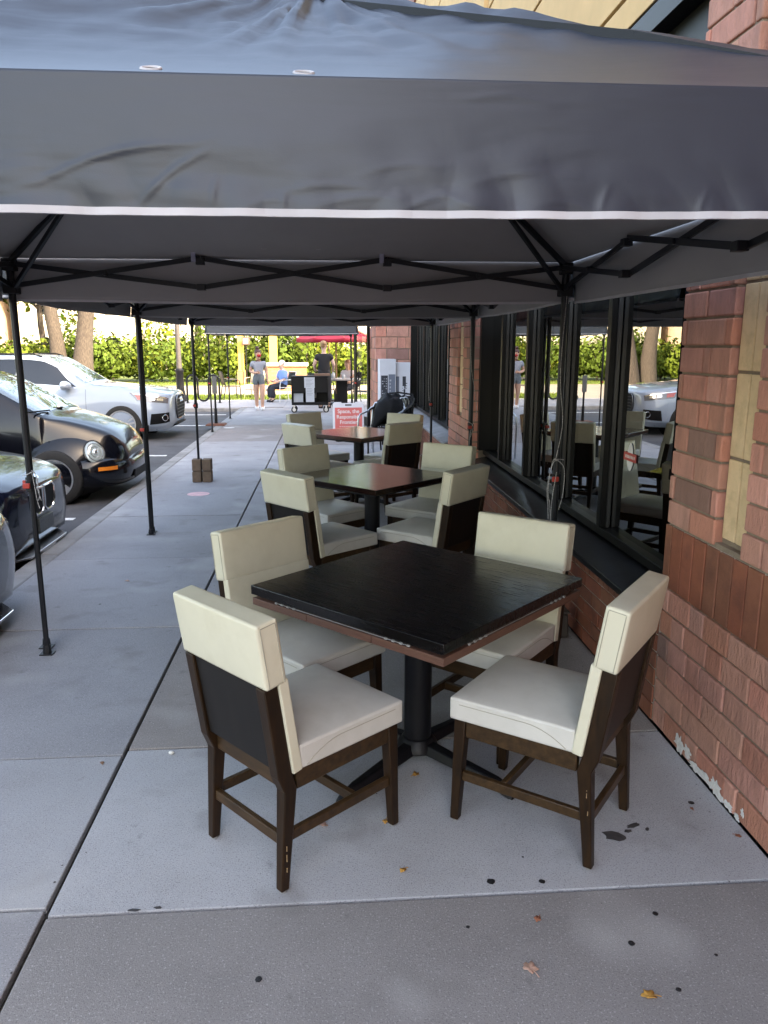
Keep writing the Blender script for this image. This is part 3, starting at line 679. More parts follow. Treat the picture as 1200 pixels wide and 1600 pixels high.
place((.77,7.60),126,'cream chair at the reddish table, back turned, on the window side')
place((-.28,8.87),-52,'farthest cream chair on the kerb side, beyond the reddish table')
place((.885,8.68),-128,'farthest cream chair on the window side, before the stacked metal chairs')

# ================================================================== TABLES
def table(loc,rz,label,flip,topm,side=.92):
    t=thing('pedestal_table',label,'table',loc,rz); h=side/2
    mb=MB(); mb.b2((-h,-h,.714),(h,h,.75)); mb.build('tabletop',topm,t,bevel=.003)
    if flip:
        mb=MB(); g=h-.004
        for a0,b0,a1,b1 in ((-g,-g,g,-g+.30),(-g,g-.30,g,g),(-g,-g+.302,-g+.30,g-.302),(g-.30,-g+.302,g,g-.302)): mb.b2((a0,b0,.672),(a1,b1,.700))
        mb.build('folded_leaf',M_LEAF,t,bevel=.002)
        mb=MB(); mb.b2((-g+.02,-g+.02,.7005),(g-.02,g-.02,.7135)); mb.build('leaf_gap',M_IRON,t)
        for k in range(4):
            mb=MB(); ca,sa=math.cos(k*math.pi/2),math.sin(k*math.pi/2)
            for s0 in (-.27,.27):
                for d in (-.048,-.016,.016,.048):
                    p=(s0+d,-g-.001); mb.box((p[0]*ca-p[1]*sa,p[0]*sa+p[1]*ca,.7075),(.011,.006,.006) if k%2==0 else (.006,.011,.006))
            mb.tube([((s_*.32)*ca-(-g-.001)*sa,(s_*.32)*sa+(-g-.001)*ca,.7075) for s_ in (-1,1)],.0012,6); mb.build('hinge',mat('hinge_nickel',(.38,.38,.37),.4,metal=.3),t)
        zt=.672
    else:
        mb=MB(); mb.b2((-h+.06,-h+.06,.69),(h-.06,h-.06,.7135)); mb.build('underframe',M_IRON,t); zt=.69
    mb=MB(); mb.lathe([(.055,.06),(.055,zt)],(0,0,0),28); mb.build('column',M_IRON,t)
    mb=MB()
    for k in range(4):
        a=k*math.pi/2; d=Vector((math.cos(a),math.sin(a),0)); mb.bar(d*.05+Vector((0,0,zt-.018)),d*.33+Vector((0,0,zt-.008)),.045,.016)
    mb.build('top_bracket',M_IRON,t,bevel=.003)
    mb=MB(); mb.lathe([(.085,.045),(.08,.07),(.058,.10)],(0,0,0),24)
    for k in range(4):
        a=k*math.pi/2; d=Vector((math.cos(a),math.sin(a),0)); q=Vector((-d.y,d.x,0))
        pr=[(.05,.045,.085,.04),(.2,.034,.07,.034),(.38,.018,.055,.027),(.445,.0,.036,.024),(.465,.0,.020,.022)]
        rows=[[d*r+q*(-wd)+Vector((0,0,zl)),d*r+q*wd+Vector((0,0,zl)),d*r+q*wd*.55+Vector((0,0,zh)),d*r-q*wd*.55+Vector((0,0,zh))] for r,zl,zh,wd in pr]
        for A,B in zip(rows,rows[1:]): mb.hexa(A,B)
    mb.build('base',M_IRON,t,bevel=.006,weld=True)
    return t
table((.347,2.862,0),R(45),'black square table with folded hinged leaves, nearest on the sidewalk',True,M_TOP1,.922)
table((.31,5.40,0),R(44),'dark glossy walnut pedestal table in the middle of the row',False,M_TOP2,.86)
table((.33,8.20,0),R(45),'farthest pedestal table of the row, its top reddish and reflecting light',False,mat('red_walnut_top',(.07,.032,.022),.14,var=.3,vscale=4,stretch=(20,1.5,5),spec=.6),.86)

# ================================================================== CARS
def cr(p0,p1,p2,p3,t): return .5*((2*p1)+(-p0+p2)*t+(2*p0-5*p1+4*p2-p3)*t*t+(-p0+3*p1-3*p2+p3)*t**3)
class Loft:
    def __init__(s,st,m=6,r=5):
        # st: (x,zb,yb,(y,z)rocker,(y,z)mid,(y,z)shoulder,(y,z)rail,zc)
        K=[]
        for q in st:
            x,zb,yb,rk,md_,sh,ra,zc=q
            K.append([Vector((x,0,zb)),Vector((x,yb,zb)),Vector((x,*rk)),Vector((x,*md_)),Vector((x,*sh)),Vector((x,*ra)),Vector((x,ra[0]*.55,ra[1]+(zc-ra[1])*.78)),Vector((x,0,zc))])
        D=[]
        for i in range(len(K)-1):
            for k in range(m):
                t=k/m; D.append([cr(K[max(i-1,0)][j],K[i][j],K[i+1][j],K[min(i+2,len(K)-1)][j],t) for j in range(8)])
        D.append(K[-1])
        s.P=[]
        for row in D:
            o=[]
            for j in range(7):
                for k in range(r):
                    t=k/r; a=row[max(j-1,0)] if j>0 else Vector((row[1].x,-row[1].y,row[1].z)); d=row[j+2] if j<6 else Vector((row[6].x,-row[6].y,row[6].z))
                    if j<2: o.append(row[j].lerp(row[j+1],t))
                    else: o.append(cr(a,row[j],row[j+1],d,t))
            o.append(row[7]); s.P.append(o)
        s.m,s.r=m,r; s.nu=len(s.P)-1; s.nv=len(s.P[0])-1; s.st=[q[0] for q in st]
    def body(s,name,m,parent,arches,rad,pal=None):
        mb=MB(); rows=[]
        for row in s.P:
            L=[mb.v(p) for p in row]; Rr=[L[0]]+[mb.v((p.x,-p.y,p.z)) for p in row[1:-1]]+[L[-1]]; rows.append(L+Rr[-2:0:-1])
        n=len(rows[0])
        for A,B in zip(rows,rows[1:]):
            for k in range(n): mb.f([A[k],A[(k+1)%n],B[(k+1)%n],B[k]])
        mb.f(rows[0][::-1]); mb.f(rows[-1])
        o=mb.build(name,m,parent,ang=50)
        return cut(o,arches,rad)
    def S(s,u,v):
        u=max(0,min(s.nu-1e-4,u)); v=max(0,min(s.nv-1e-4,v)); i,j=int(u),int(v); a,b=u-i,v-j; P=s.P
        return (P[i][j]*(1-a)+P[i+1][j]*a)*(1-b)+(P[i][j+1]*(1-a)+P[i+1][j+1]*a)*b
    def ux(s,x):
        for i in range(len(s.st)-1):
            if s.st[i]>=x>=s.st[i+1]: return (i+(s.st[i]-x)/(s.st[i]-s.st[i+1]))*s.m
        return 0
    def patch(s,mb,c,off=.004,n=10,side=1,k=10):
        """c: 4 corners (x,vring) in order; vring in ring units 0..7"""
        C=[(s.ux(x),v*s.r) for x,v in c]; G=[]
        for i in range(n+1):
            row=[]
            for j in range(k+1):
                a,b=i/n,j/k
                u=(C[0][0]*(1-a)+C[1][0]*a)*(1-b)+(C[3][0]*(1-a)+C[2][0]*a)*b
                v=(C[0][1]*(1-a)+C[1][1]*a)*(1-b)+(C[3][1]*(1-a)+C[2][1]*a)*b
                p=s.S(u,v); e=.15; du=s.S(u+e,v)-s.S(u-e,v); dv=s.S(u,v+e)-s.S(u,v-e); N=du.cross(dv)
                if N.length<1e-9: N=Vector((0,0,1))
                N.normalize()
                if N.dot(p-Vector((p.x,0,.6)))<0: N=-N
                p=p+N*off; row.append((p.x,p.y*side,p.z))
            G.append(row)
        mb.grid(G)
def cut(o,arches,rad):
    for ax in arches:
        for s in (-1,1):
            c=MB(); c.lathe([(rad,.42),(rad,1.3)],(ax[0],0,ax[1]),40,Matrix(((1,0,0),(0,0,s),(0,-s,0)))); co=c.build('cutter',M_TYRE)
            md_=o.modifiers.new('c','BOOLEAN'); md_.object=co; md_.operation='DIFFERENCE'; md_.solver='EXACT'
            bpy.context.view_layer.update(); bake(o)
            bpy.data.objects.remove(co,do_unlink=True)
    for p in o.data.polygons: p.use_smooth=True
    o.data.set_sharp_from_angle(angle=R(40)); return o
def wheel(par,x,y,r,rimr,kind,wd=.22):
    s=1 if y>0 else -1; Mx=Matrix(((1,0,0),(0,0,s),(0,-s,0)))     # local z -> outward
    mb=MB(); h=wd/2
    mb.lathe([(rimr*.98,-h),(r-.05,-h),(r-.015,-h+.02),(r,-h+.05),(r,h-.05),(r-.015,h-.02),(r-.05,h),(rimr+.012,h),(rimr,h-.015),(rimr*.97,-h*.2)],(x,y,r),40,Mx)
    w=mb.build('wheel',M_TYRE,par,ang=30)
    mb=MB(); mb.lathe([(rimr*.99,h-.018),(rimr*1.02,h-.002),(rimr*.93,h-.004),(rimr*.9,h-.04),(rimr*.88,-.02)],(x,y,r),40,Mx,cap=False)
    n=5; c=Vector((x,y,r))
    for k in range(n):
        a=2*math.pi*k/n+.3; prs=[0] if kind=='beetle' else [-.16,.16]
        for q in prs:
            d0=Vector((math.cos(a),math.sin(a),0)); d1=Vector((math.cos(a+q),math.sin(a+q),0)); wdt=.12 if kind=='beetle' else .035
            n0=Vector((-d0.y,d0.x,0))
            p0=d0*.04+n0*q*.2; p1=d1*rimr*.95; w0=wdt*.5*(.75 if kind=='beetle' else 1); w1=wdt*.5*(1.15 if kind=='beetle' else 1)
            A=[p0-n0*w0,p0+n0*w0,p0+n0*w0,p0-n0*w0]; B=[p1-n0*w1,p1+n0*w1,p1+n0*w1,p1-n0*w1]
            zz=[h-.06,h-.06,h-.028,h-.028]; zz2=[h-.05,h-.05,h-.012,h-.012]
            mb.hexa([c+Mx@(A[i]+Vector((0,0,zz[i]))) for i in range(4)],[c+Mx@(B[i]+Vector((0,0,zz2[i]))) for i in range(4)])
    mb.lathe([(.055,h-.06),(.055,h-.02),(.04,h-.012)],(x,y,r),20,Mx)
    mb.build('rim',M_ALLOY,w,ang=30)
    mb=MB(); mb.lathe([(rimr*.88,-.025),(rimr*.88,-.018)],(x,y,r),24,Mx); mb.build('brake_disc',M_GRILLE,w)
    return w
def arch_lip(par,x,y,r,rad,m,w=.03,sgn=1):
    mb=MB(); mb.tube([(x+rad*math.cos(a),y*sgn,r+rad*math.sin(a)) for a in [math.pi*(-.06+1.12*k/24) for k in range(25)]],w/2,8); mb.build('wheel_arch',m,par)
def well(par,xs,r,rad,half):
    mb=MB()
    for x in xs:
        for s in (-1,1): mb.lathe([(rad+.0,.0),(rad+.01,.012)],(x,s*(half-.44),r),28,Matrix(((1,0,0),(0,0,s),(0,-s,0))))
    mb.build('wheel_well',M_GRILLE,par)
CG='cars parked nose-in along the kerb'
# --- white SUV
def suv(loc,label):
    c=thing('parked_car',label,'car',loc,0,CG)
    st=[(0,.40,.42,(.46,.46),(.50,.62),(.48,.80),(.40,.855),.875),(-.035,.30,.62,(.68,.38),(.73,.60),(.66,.83),(.52,.895),.915),(-.14,.24,.74,(.81,.34),(.855,.60),(.77,.875),(.60,.935),.96),
        (-.38,.22,.79,(.89,.32),(.925,.60),(.85,.93),(.67,.985),1.01),(-.75,.21,.80,(.915,.30),(.945,.63),(.885,.97),(.71,1.025),1.05),(-1.25,.21,.80,(.92,.30),(.945,.66),(.895,1.0),(.745,1.07),1.095),
        (-1.50,.21,.80,(.92,.30),(.945,.67),(.895,1.01),(.765,1.10),1.125),(-1.72,.21,.80,(.92,.3),(.945,.67),(.892,1.015),(.745,1.215),1.26),(-2.15,.21,.8,(.92,.3),(.945,.67),(.888,1.022),(.67,1.47),1.535),
        (-2.45,.21,.8,(.92,.3),(.945,.67),(.885,1.03),(.635,1.56),1.625),(-3.1,.21,.8,(.92,.3),(.945,.68),(.88,1.045),(.625,1.58),1.655),(-3.75,.22,.8,(.92,.32),(.945,.7),(.875,1.06),(.60,1.52),1.60),
        (-4.2,.24,.78,(.9,.34),(.93,.72),(.86,1.08),(.56,1.38),1.45),(-4.5,.3,.7,(.83,.42),(.88,.74),(.82,1.06),(.58,1.14),1.17),(-4.63,.42,.55,(.68,.5),(.74,.74),(.70,.95),(.5,1.02),1.04)]
    lf=Loft(st); ar=[(-.90,.375),(-3.71,.375)]
    bd=lf.body('body',M_WHITE,c,ar,.435)
    well(c,(-.90,-3.71),.375,.435,.945)
    for x,y in ((-.90,.84),(-.90,-.84),(-3.71,.84),(-3.71,-.84)): wheel(c,x,y,.365,.255,'suv',.24)
    for s in (-1,1):
        mb=MB(); lf.patch(mb,[(-1.70,4.16),(-2.72,4.16),(-2.72,4.93),(-2.05,4.93)],side=s,n=16); lf.patch(mb,[(-2.80,4.16),(-3.62,4.16),(-3.55,4.93),(-2.80,4.93)],side=s,n=10); lf.patch(mb,[(-3.70,4.18),(-4.15,4.25),(-3.85,4.9),(-3.64,4.93)],side=s,n=8)
        sw_=mb.build('side_window',M_CARGL,c)
        mb=MB(); lf.patch(mb,[(-1.62,4.08),(-4.2,4.10),(-4.2,4.145),(-1.66,4.13)],off=.006,side=s,n=24,k=2); mb.build('window_trim',M_CHROME,c)
        mb=MB(); lf.patch(mb,[(-1.52,2.3),(-1.525,2.3),(-1.525,4.0),(-1.52,4.0)],off=.003,side=s,n=1,k=12); lf.patch(mb,[(-2.76,2.3),(-2.765,2.3),(-2.765,4.0),(-2.76,4.0)],off=.003,side=s,n=1,k=12); lf.patch(mb,[(-3.45,2.5),(-3.455,2.5),(-3.70,4.0),(-3.695,4.0)],off=.003,side=s,n=1,k=12); mb.build('door_seam',M_GRILLE,c)
        mb=MB(); lf.patch(mb,[(-.085,3.50),(-.62,3.48),(-.74,3.90),(-.08,3.93)],off=.006,side=s,n=12,k=6); hl=mb.build('headlight',M_LAMPDK,c)
        mb=MB(); lf.patch(mb,[(-.11,3.80),(-.66,3.80),(-.70,3.86),(-.10,3.88)],off=.010,side=s,n=10,k=2); lf.patch(mb,[(-.15,3.60),(-.27,3.60),(-.27,3.76),(-.15,3.76)],off=.011,side=s,n=5,k=4); lf.patch(mb,[(-.30,3.60),(-.37,3.60),(-.37,3.76),(-.30,3.76)],off=.011,side=s,n=5,k=4); mb.build('reflector',M_LAMPIN,hl)
        mb=MB(); lf.patch(mb,[(-.46,3.55),(-.60,3.55),(-.65,3.78),(-.47,3.78)],off=.011,side=s,n=4,k=4); mb.build('marker_lens',M_REDL,hl)
        mb=MB(); lf.patch(mb,[(-.07,2.2),(-.40,2.15),(-.36,2.85),(-.065,2.9)],off=.006,side=s,n=10,k=6); fg=mb.build('air_intake',M_GRILLE,c)
        mb=MB(); p=lf.S(lf.ux(-.13),2.55*lf.r); nrm=Vector((.62,.78*s,0)); q=Vector((p.x,p.y*s,p.z))+nrm*.012
        e1=Vector((-.78*s,.62,0)) ; mb.tube([q+(e1*math.cos(a)+Vector((0,0,1))*math.sin(a))*.055 for a in [2*math.pi*k/20 for k in range(20)]],.009,6,closed=True); mb.build('fog_lamp',M_CHROME,fg)
        mb=MB(); mb.ell((-1.86,s*1.04,1.085),(.13,.125,.085),20,14,fn=lambda p:Vector((p.x*(1 if p.x>0 else .55),p.y,p.z))); mi=mb.build('mirror',M_WHITE,c,ang=80)
        mb=MB(); mb.bar((-1.82,s*.89,1.04),(-1.86,s*.96,1.05),.06,.04); mb.build('mirror_arm',M_GRILLE,mi)
        mb=MB(); mb.bar((-2.62,s*.925,.93),(-2.42,s*.925,.925),.022,.03); mb.build('door_handle',M_WHITE,c,bevel=.008)
        mb=MB(); mb.tube([(-2.35,s*.60,1.60),(-2.5,s*.60,1.645),(-3.6,s*.585,1.64),(-3.8,s*.58,1.59)],.014,8); mb.build('roof_rail',M_GRILLE,c)
    mb=MB(); lf.patch(mb,[(-1.54,5.05),(-2.36,5.10),(-2.36,7),(-1.56,7)],n=14); lf.patch(mb,[(-1.54,5.05),(-2.36,5.10),(-2.36,7),(-1.56,7)],n=14,side=-1); mb.build('windshield',M_WSHIELD,c,weld=True)
    # single-frame grille
    mb=MB(); out=[(.30,.86),(.40,.80),(.42,.60),(.32,.42),(-.32,.42),(-.42,.60),(-.40,.80),(-.30,.86)]
    mb.poly([(-.03,y,z) for y,z in out],(.052,0,0)); g=mb.build('grille',M_GRILLE,c,bevel=.01)
    mb=MB(); mb.tube([(.022,y,z) for y,z in out],.009,8,closed=True); mb.build('grille_frame',mat('smoked_chrome',(.25,.25,.27),.2,metal=1),g)
    mb=MB()
    for k in range(6): mb.b2((.022,-.36,.47+k*.062),(.03,.36,.485+k*.062))
    mb.build('grille_bars',mat('grille_grey',(.02,.02,.022),.4),g)
    mb=MB()
    for k in range(4): mb.tube([(.036,-.105+k*.07+.046*math.cos(a),.775+.046*math.sin(a)) for a in [2*math.pi*i/18 for i in range(18)]],.006,6,closed=True)
    mb.build('emblem',M_CHROME,g)
    mb=MB(); mb.hexa([(-.30,-.80,.235),(.015,-.50,.30),(.015,.50,.30),(-.30,.80,.235)],[(-.30,-.83,.27),(.02,-.52,.335),(.02,.52,.335),(-.30,.83,.27)]); mb.build('front_lip',M_GRILLE,c,bevel=.01)
    return c
suv((-2.92,15.6,-.15),'white SUV with chrome ringed dark grille, farthest of the parked cars')
# --- dark sedan (twin kidney grille)
def sedan(loc,label,paint,kidney=True):
    c=thing('parked_car',label,'car',loc,0,CG)
    st=[(0,.34,.40,(.46,.42),(.50,.55),(.46,.68),(.36,.715),.73),(-.05,.24,.62,(.68,.34),(.72,.52),(.64,.72),(.50,.765),.785),(-.18,.19,.74,(.80,.30),(.83,.54),(.74,.775),(.58,.82),.845),(-.45,.17,.78,(.86,.28),(.89,.56),(.80,.83),(.64,.885),.91),
        (-.9,.16,.78,(.88,.27),(.905,.58),(.84,.885),(.68,.945),.97),(-1.4,.16,.78,(.885,.27),(.91,.6),(.86,.925),(.72,.99),1.01),(-1.62,.16,.78,(.885,.27),(.91,.6),(.862,.93),(.735,1.02),1.045),(-1.9,.16,.78,(.885,.27),(.91,.61),(.86,.935),(.70,1.15),1.185),
        (-2.3,.16,.78,(.885,.27),(.91,.62),(.855,.94),(.60,1.33),1.385),(-2.8,.16,.78,(.885,.27),(.91,.62),(.85,.95),(.575,1.38),1.43),(-3.4,.16,.78,(.885,.28),(.905,.63),(.845,.96),(.565,1.31),1.37),(-3.9,.18,.78,(.88,.3),(.90,.65),(.83,.985),(.60,1.09),1.14),(-4.4,.22,.7,(.83,.36),(.86,.68),(.78,.98),(.62,1.02),1.03),(-4.62,.34,.5,(.66,.44),(.70,.68),(.66,.90),(.5,.94),.95)]
    lf=Loft(st); ar=[(-.80,.32),(-3.6,.32)]; lf.body('body',paint,c,ar,.37); well(c,(-.8,-3.6),.32,.37,.91)
    for x,y in ((-.8,.81),(-.8,-.81),(-3.6,.81),(-3.6,-.81)): wheel(c,x,y,.32,.225,'sedan',.21)
    for s in (-1,1):
        mb=MB(); lf.patch(mb,[(-1.85,4.15),(-2.75,4.15),(-2.75,4.93),(-2.25,4.93)],side=s,n=14); lf.patch(mb,[(-2.82,4.15),(-3.75,4.2),(-3.35,4.93),(-2.82,4.93)],side=s,n=12); mb.build('side_window',M_CARGL,c)
        mb=MB(); lf.patch(mb,[(-.10,3.25),(-.52,3.30),(-.66,3.72),(-.085,3.72)],off=.006,side=s,n=12,k=6); hl=mb.build('headlight',M_LAMPDK,c)
        mb=MB()
        for xx in (-.17,-.34):
            p=lf.S(lf.ux(xx),3.5*lf.r); mb.ell((p.x+.01,(p.y+.004)*s,p.z),(.055,.03,.045),14,8)
        mb.build('lamp',M_LAMPIN,hl)
        mb=MB(); lf.patch(mb,[(-.10,3.20),(-.56,3.22),(-.56,3.27),(-.10,3.24)],off=.009,side=s,n=12,k=2); mb.build('headlight_trim',M_CHROME,hl)
        mb=MB(); lf.patch(mb,[(-.07,2.15),(-.30,2.15),(-.24,2.7),(-.08,2.55)],off=.005,side=s,n=8,k=5); fi=mb.build('air_intake',M_GRILLE,c)
        mb=MB(); lf.patch(mb,[(-.09,2.66),(-.28,2.74),(-.30,2.85),(-.09,2.72)],off=.008,side=s,n=8,k=2); mb.build('intake_trim',M_CHROME,fi)
        mb=MB(); mb.cushion((-1.98,s*1.0,.99),(.14,.19,.12),.045,.01,cuts=5); mb.build('mirror',paint,c,ang=80)
        mb=MB(); lf.patch(mb,[(-.12,4.6),(-1.55,4.55),(-1.55,4.575),(-.12,4.62)],off=.0015,side=s,n=24,k=1); mb.build('hood_seam',M_GRILLE,c)
    mb=MB(); lf.patch(mb,[(-1.64,5.05),(-2.26,5.1),(-2.26,7),(-1.66,7)],n=14); lf.patch(mb,[(-1.64,5.05),(-2.26,5.1),(-2.26,7),(-1.66,7)],n=14,side=-1); mb.build('windshield',M_WSHIELD,c,weld=True)
    for s in (-1,1):
        out=[(s*.02,.70),(s*.20,.705),(s*.25,.67),(s*.24,.56),(s*.19,.50),(s*.05,.50),(s*.02,.53)]
        mb=MB(); mb.poly([(-.03,y,z) for y,z in out],(.042,0,0)); g=mb.build('grille',M_GRILLE,c,bevel=.008)
        mb=MB(); mb.tube([(.013,y,z) for y,z in out],.011,8,closed=True); mb.build('grille_frame',M_CHROME,g)
    mb=MB(); mb.b2((-.01,-.16,.335),(.022,.16,.455)); pl=mb.build('plate',M_PLATE,c,bevel=.004)
    mb=MB(); mb.b2((-.16,-.155,.165),(.03,.155,.2)); mb.hexa([(-.25,-.72,.175),(.03,-.40,.19),(.03,.40,.19),(-.25,.72,.175)],[(-.25,-.76,.20),(.035,-.42,.212),(.035,.42,.212),(-.25,.76,.20)]); mb.build('front_lip',M_ALLOY if kidney else M_CHROME,c,bevel=.006)
    mb=MB(); mb.lathe([(.04,0),(.04,.012)],(-.055,0,.785),20,Matrix.Rotation(R(35),3,'Y')); mb.build('emblem',M_CHROME,c)
    return c
sedan((-2.36,6.42,-.18),'glossy blue-black sedan with twin chrome framed grilles beside the black rounded coupe',M_BLUEBLK)
sedan((-1.94,4.15,-.12),'dark grey sedan nearest the viewer, only its front bumper corner in view',M_GREYP,False)
# --- black rounded coupe
def beetle(loc,label):
    c=thing('parked_car',label,'car',loc,0,CG)
    st=[(-.05,.36,.34,(.38,.40),(.42,.46),(.38,.52),(.26,.56),.575),(-.10,.27,.48,(.54,.34),(.56,.46),(.48,.61),(.34,.665),.69),(-.22,.22,.56,(.62,.30),(.64,.50),(.54,.73),(.40,.785),.81),(-.44,.20,.60,(.66,.30),(.69,.54),(.59,.82),(.45,.875),.905),
        (-.68,.19,.64,(.70,.29),(.735,.58),(.65,.885),(.53,.945),.975),(-.86,.19,.66,(.72,.29),(.755,.6),(.70,.915),(.61,.98),1.015),(-.99,.19,.67,(.74,.29),(.77,.6),(.73,.94),(.655,1.045),1.085),(-1.60,.19,.68,(.76,.29),(.79,.62),(.755,.975),(.585,1.36),1.425),
        (-2.1,.19,.68,(.76,.29),(.80,.62),(.76,.985),(.56,1.435),1.505),(-2.6,.19,.68,(.76,.29),(.80,.62),(.76,.99),(.545,1.42),1.50),(-3.1,.2,.66,(.75,.3),(.78,.62),(.73,.98),(.50,1.26),1.36),(-3.55,.22,.6,(.68,.32),(.71,.62),(.64,.92),(.44,1.03),1.11),(-3.9,.28,.5,(.58,.38),(.60,.6),(.52,.78),(.38,.84),.88),(-4.05,.36,.4,(.46,.44),(.48,.56),(.44,.66),(.34,.69),.70)]
    lf=Loft(st); W=.315; ar=[(-.77,W),(-3.28,W)]
    lf.body('body',M_BLACK,c,ar,.36); well(c,(-.77,-3.28),W,.36,.86)
    for x,y in ((-.77,.745),(-.77,-.745),(-3.28,.745),(-3.28,-.745)): wheel(c,x,y,W,.212,'beetle',.21)
    for s in (-1,1):
        for ax,fr,nm in ((-.77,1,'fender'),(-3.28,-1,'fender')):
            mb=MB()
            def fn(p,fr=fr):      # bulge: full outward half, squared below
                z=p.z
                if z<0: z*=.72
                return Vector((p.x*(1.0 if p.x*fr>0 else .92),p.y,z))
            mb.ell((ax-.01*fr,s*.52,.37),(.62,.345,.455),40,26,fn=fn)
            o=mb.build(nm,M_BLACK,c,ang=60)
            cc=MB(); cc.lathe([(.368,.30),(.368,1.3)],(ax,0,W),44,Matrix(((1,0,0),(0,0,s),(0,-s,0)))); cc.b2((ax-1,-1,-1),(ax+1,1,.20)); co=cc.build('cutter',M_TYRE)
            m_=o.modifiers.new('c','BOOLEAN'); m_.object=co; m_.solver='EXACT'; m_.use_self=True; bpy.context.view_layer.update(); bake(o); bpy.data.objects.remove(co,do_unlink=True)
            for p in o.data.polygons: p.use_smooth=True
            o.data.set_sharp_from_angle(angle=R(40))
        # head lamp: big clear oval in the fender's front
        Mh=Matrix.Rotation(s*R(52),3,'Z')@Matrix.Rotation(R(-26),3,'Y')
        mb=MB(); mb.ell((-.345,s*.712,.585),(.036,.112,.140),28,14,M=Mh); hl=mb.build('headlight',M_LAMPCL,c)
        mb=MB(); ctr=Vector((-.345,s*.712,.585))
        for rr_,xx_ in ((.085,.026),(.052,.034)): mb.tube([ctr+Mh@Vector((xx_,rr_*math.cos(a),rr_*1.2*math.sin(a))) for a in [2*math.pi*k/28 for k in range(28)]],.0045,6,closed=True)
        mb.ell(ctr+Mh@Vector((.036,0,0)),(.012,.03,.036),14,8,M=Mh); mb.build('reflector',M_LAMPIN,hl)
        mb=MB(); ring=[Vector((-.345,s*.712,.585))+Mh@Vector((.004,.114*math.cos(a),.142*math.sin(a))) for a in [2*math.pi*k/32 for k in range(32)]]; mb.tube(ring,.009,8,closed=True); mb.build('headlight_ring',M_BLACK,hl)
        mb=MB(); lf.patch(mb,[(-1.42,4.2),(-2.75,4.2),(-2.55,4.92),(-1.82,4.92)],side=s,n=20); lf.patch(mb,[(-2.82,4.2),(-3.3,4.35),(-2.95,4.9),(-2.63,4.92)],side=s,n=8); mb.build('side_window',M_CARGL,c)
        mb=MB(); lf.patch(mb,[(-1.36,2.3),(-1.368,2.3),(-1.368,4.1),(-1.36,4.1)],off=.003,side=s,n=1,k=14); mb.build('door_seam',M_GRILLE,c)
        mb=MB(); mb.cushion((-1.55,s*.93,1.03),(.13,.2,.125),.05,.01,cuts=5); mi=mb.build('mirror',M_BLACK,c,ang=80)
        mb=MB(); mb.bar((-1.53,s*.76,.985),(-1.55,s*.86,1.0),.05,.03); mb.build('mirror_arm',M_GRILLE,mi)
        # running board
        mb=MB(); mb.cushion((-2.02,s*.77,.27),(1.7,.12,.11),.03,.0,cuts=3); mb.build('running_board',M_GRILLE,c,ang=80)
    mb=MB(); lf.patch(mb,[(-.92,5.0),(-1.86,5.05),(-1.86,7),(-.94,7)],n=18); lf.patch(mb,[(-.92,5.0),(-1.86,5.05),(-1.86,7),(-.94,7)],n=18,side=-1); mb.build('windshield',M_WSHIELD,c,weld=True)
    mb=MB()
    for s in (-1,1): mb.bar((-.89,s*.22-.2,1.04),(-.97,s*.22-.62,1.05),.02,.015)
    mb.build('wiper',M_GRILLE,c)
    # bumper wrapping the nose
    mb=MB(); rows=[]
    for k in range(25):
        a=-1+2*k/24; x=-.06-.42*abs(a)**2.6; y=.80*math.sin(a*math.pi/2*.98); nx=Vector((1,1.1*a**3,0)).normalized()
        rows.append([Vector((x,y,z))+nx*o for o,z in ((-.10,.19),(.0,.20),(.045,.25),(.055,.33),(.05,.42),(.03,.485),(-.02,.515),(-.12,.52))])
    for A,B in zip(rows,rows[1:]): pass
    mb.grid(rows); bm_=mb.build('bumper',M_BLACK,c,ang=60)
    mb=MB()
    for s in (-1,1):
        P=[]
        for k in range(7):
            a=s*(.60+.25*k/6); x=-.06-.42*abs(a)**2.6; y=.80*math.sin(a*math.pi/2*.98); nx=Vector((1,1.1*a**3,0)).normalized(); P.append(Vector((x,y,.41))+nx*.054)
        for A,B in zip(P,P[1:]): mb.bar(A,B,.012,.042)
    mb.build('turn_signal',M_AMBER,bm_)
    mb=MB(); mb.poly([(-.015,y,z) for y,z in ((-.34,.24),(.34,.24),(.30,.33),(-.30,.33))],(.012,0,0)); mb.build('air_intake',M_GRILLE,bm_)
    mb=MB(); mb.lathe([(.05,0),(.05,.012)],(-.125,0,.70),24,Matrix.Rotation(R(50),3,'Y')); em=mb.build('emblem',M_CHROME,c)
    return c
beetle((-2.27,9.50,-.11),'black rounded two-door car with round headlights and amber side light')

# ================================================================== STREET FURNITURE
sp=thing('plate_post','slim dark post with a narrow grey plate on a rusty brown base at the kerb','post',(-2.36,16.6,0))
mb=MB(); mb.lathe([(.022,.02),(.022,1.0)],(0,0,0),10); mb.lathe([(.035,.02),(.03,.35)],(0,0,0),10); mb.build('pole',M_IRON,sp)
mb=MB(); mb.b2((-.05,-.03,.66),(.05,-.0,1.02)); mb.build('plate',mat('plate_grey',(.16,.15,.14),.6,var=.2),sp,bevel=.004)
mb=MB(); mb.taper((0,0,0),(0,0,.035),(.42,.42),(.36,.36)); mb.build('base',mat('rust_brown',(.16,.06,.035),.8,var=.3),sp,bevel=.01)
br=thing('bike_rack','wave shaped dark steel bike rack on the far plaza','bike rack',(-4.08,23.1,0))
mb=MB(); P=[(0,0,0)]
X=[0,.33,.66,.99]
def arc(cx,z,r,a0,a1): return [(cx+r*math.cos(a),0,z+r*math.sin(a)) for a in [a0+(a1-a0)*k/10 for k in range(11)]]
P=[(0,0,0),(0,0,.4)]+arc(.155,.65,.155,math.pi,0)+arc(.465,.22,.155,math.pi,2*math.pi)+arc(.775,.65,.155,math.pi,0)+[(.93,0,.4),(.93,0,0)]
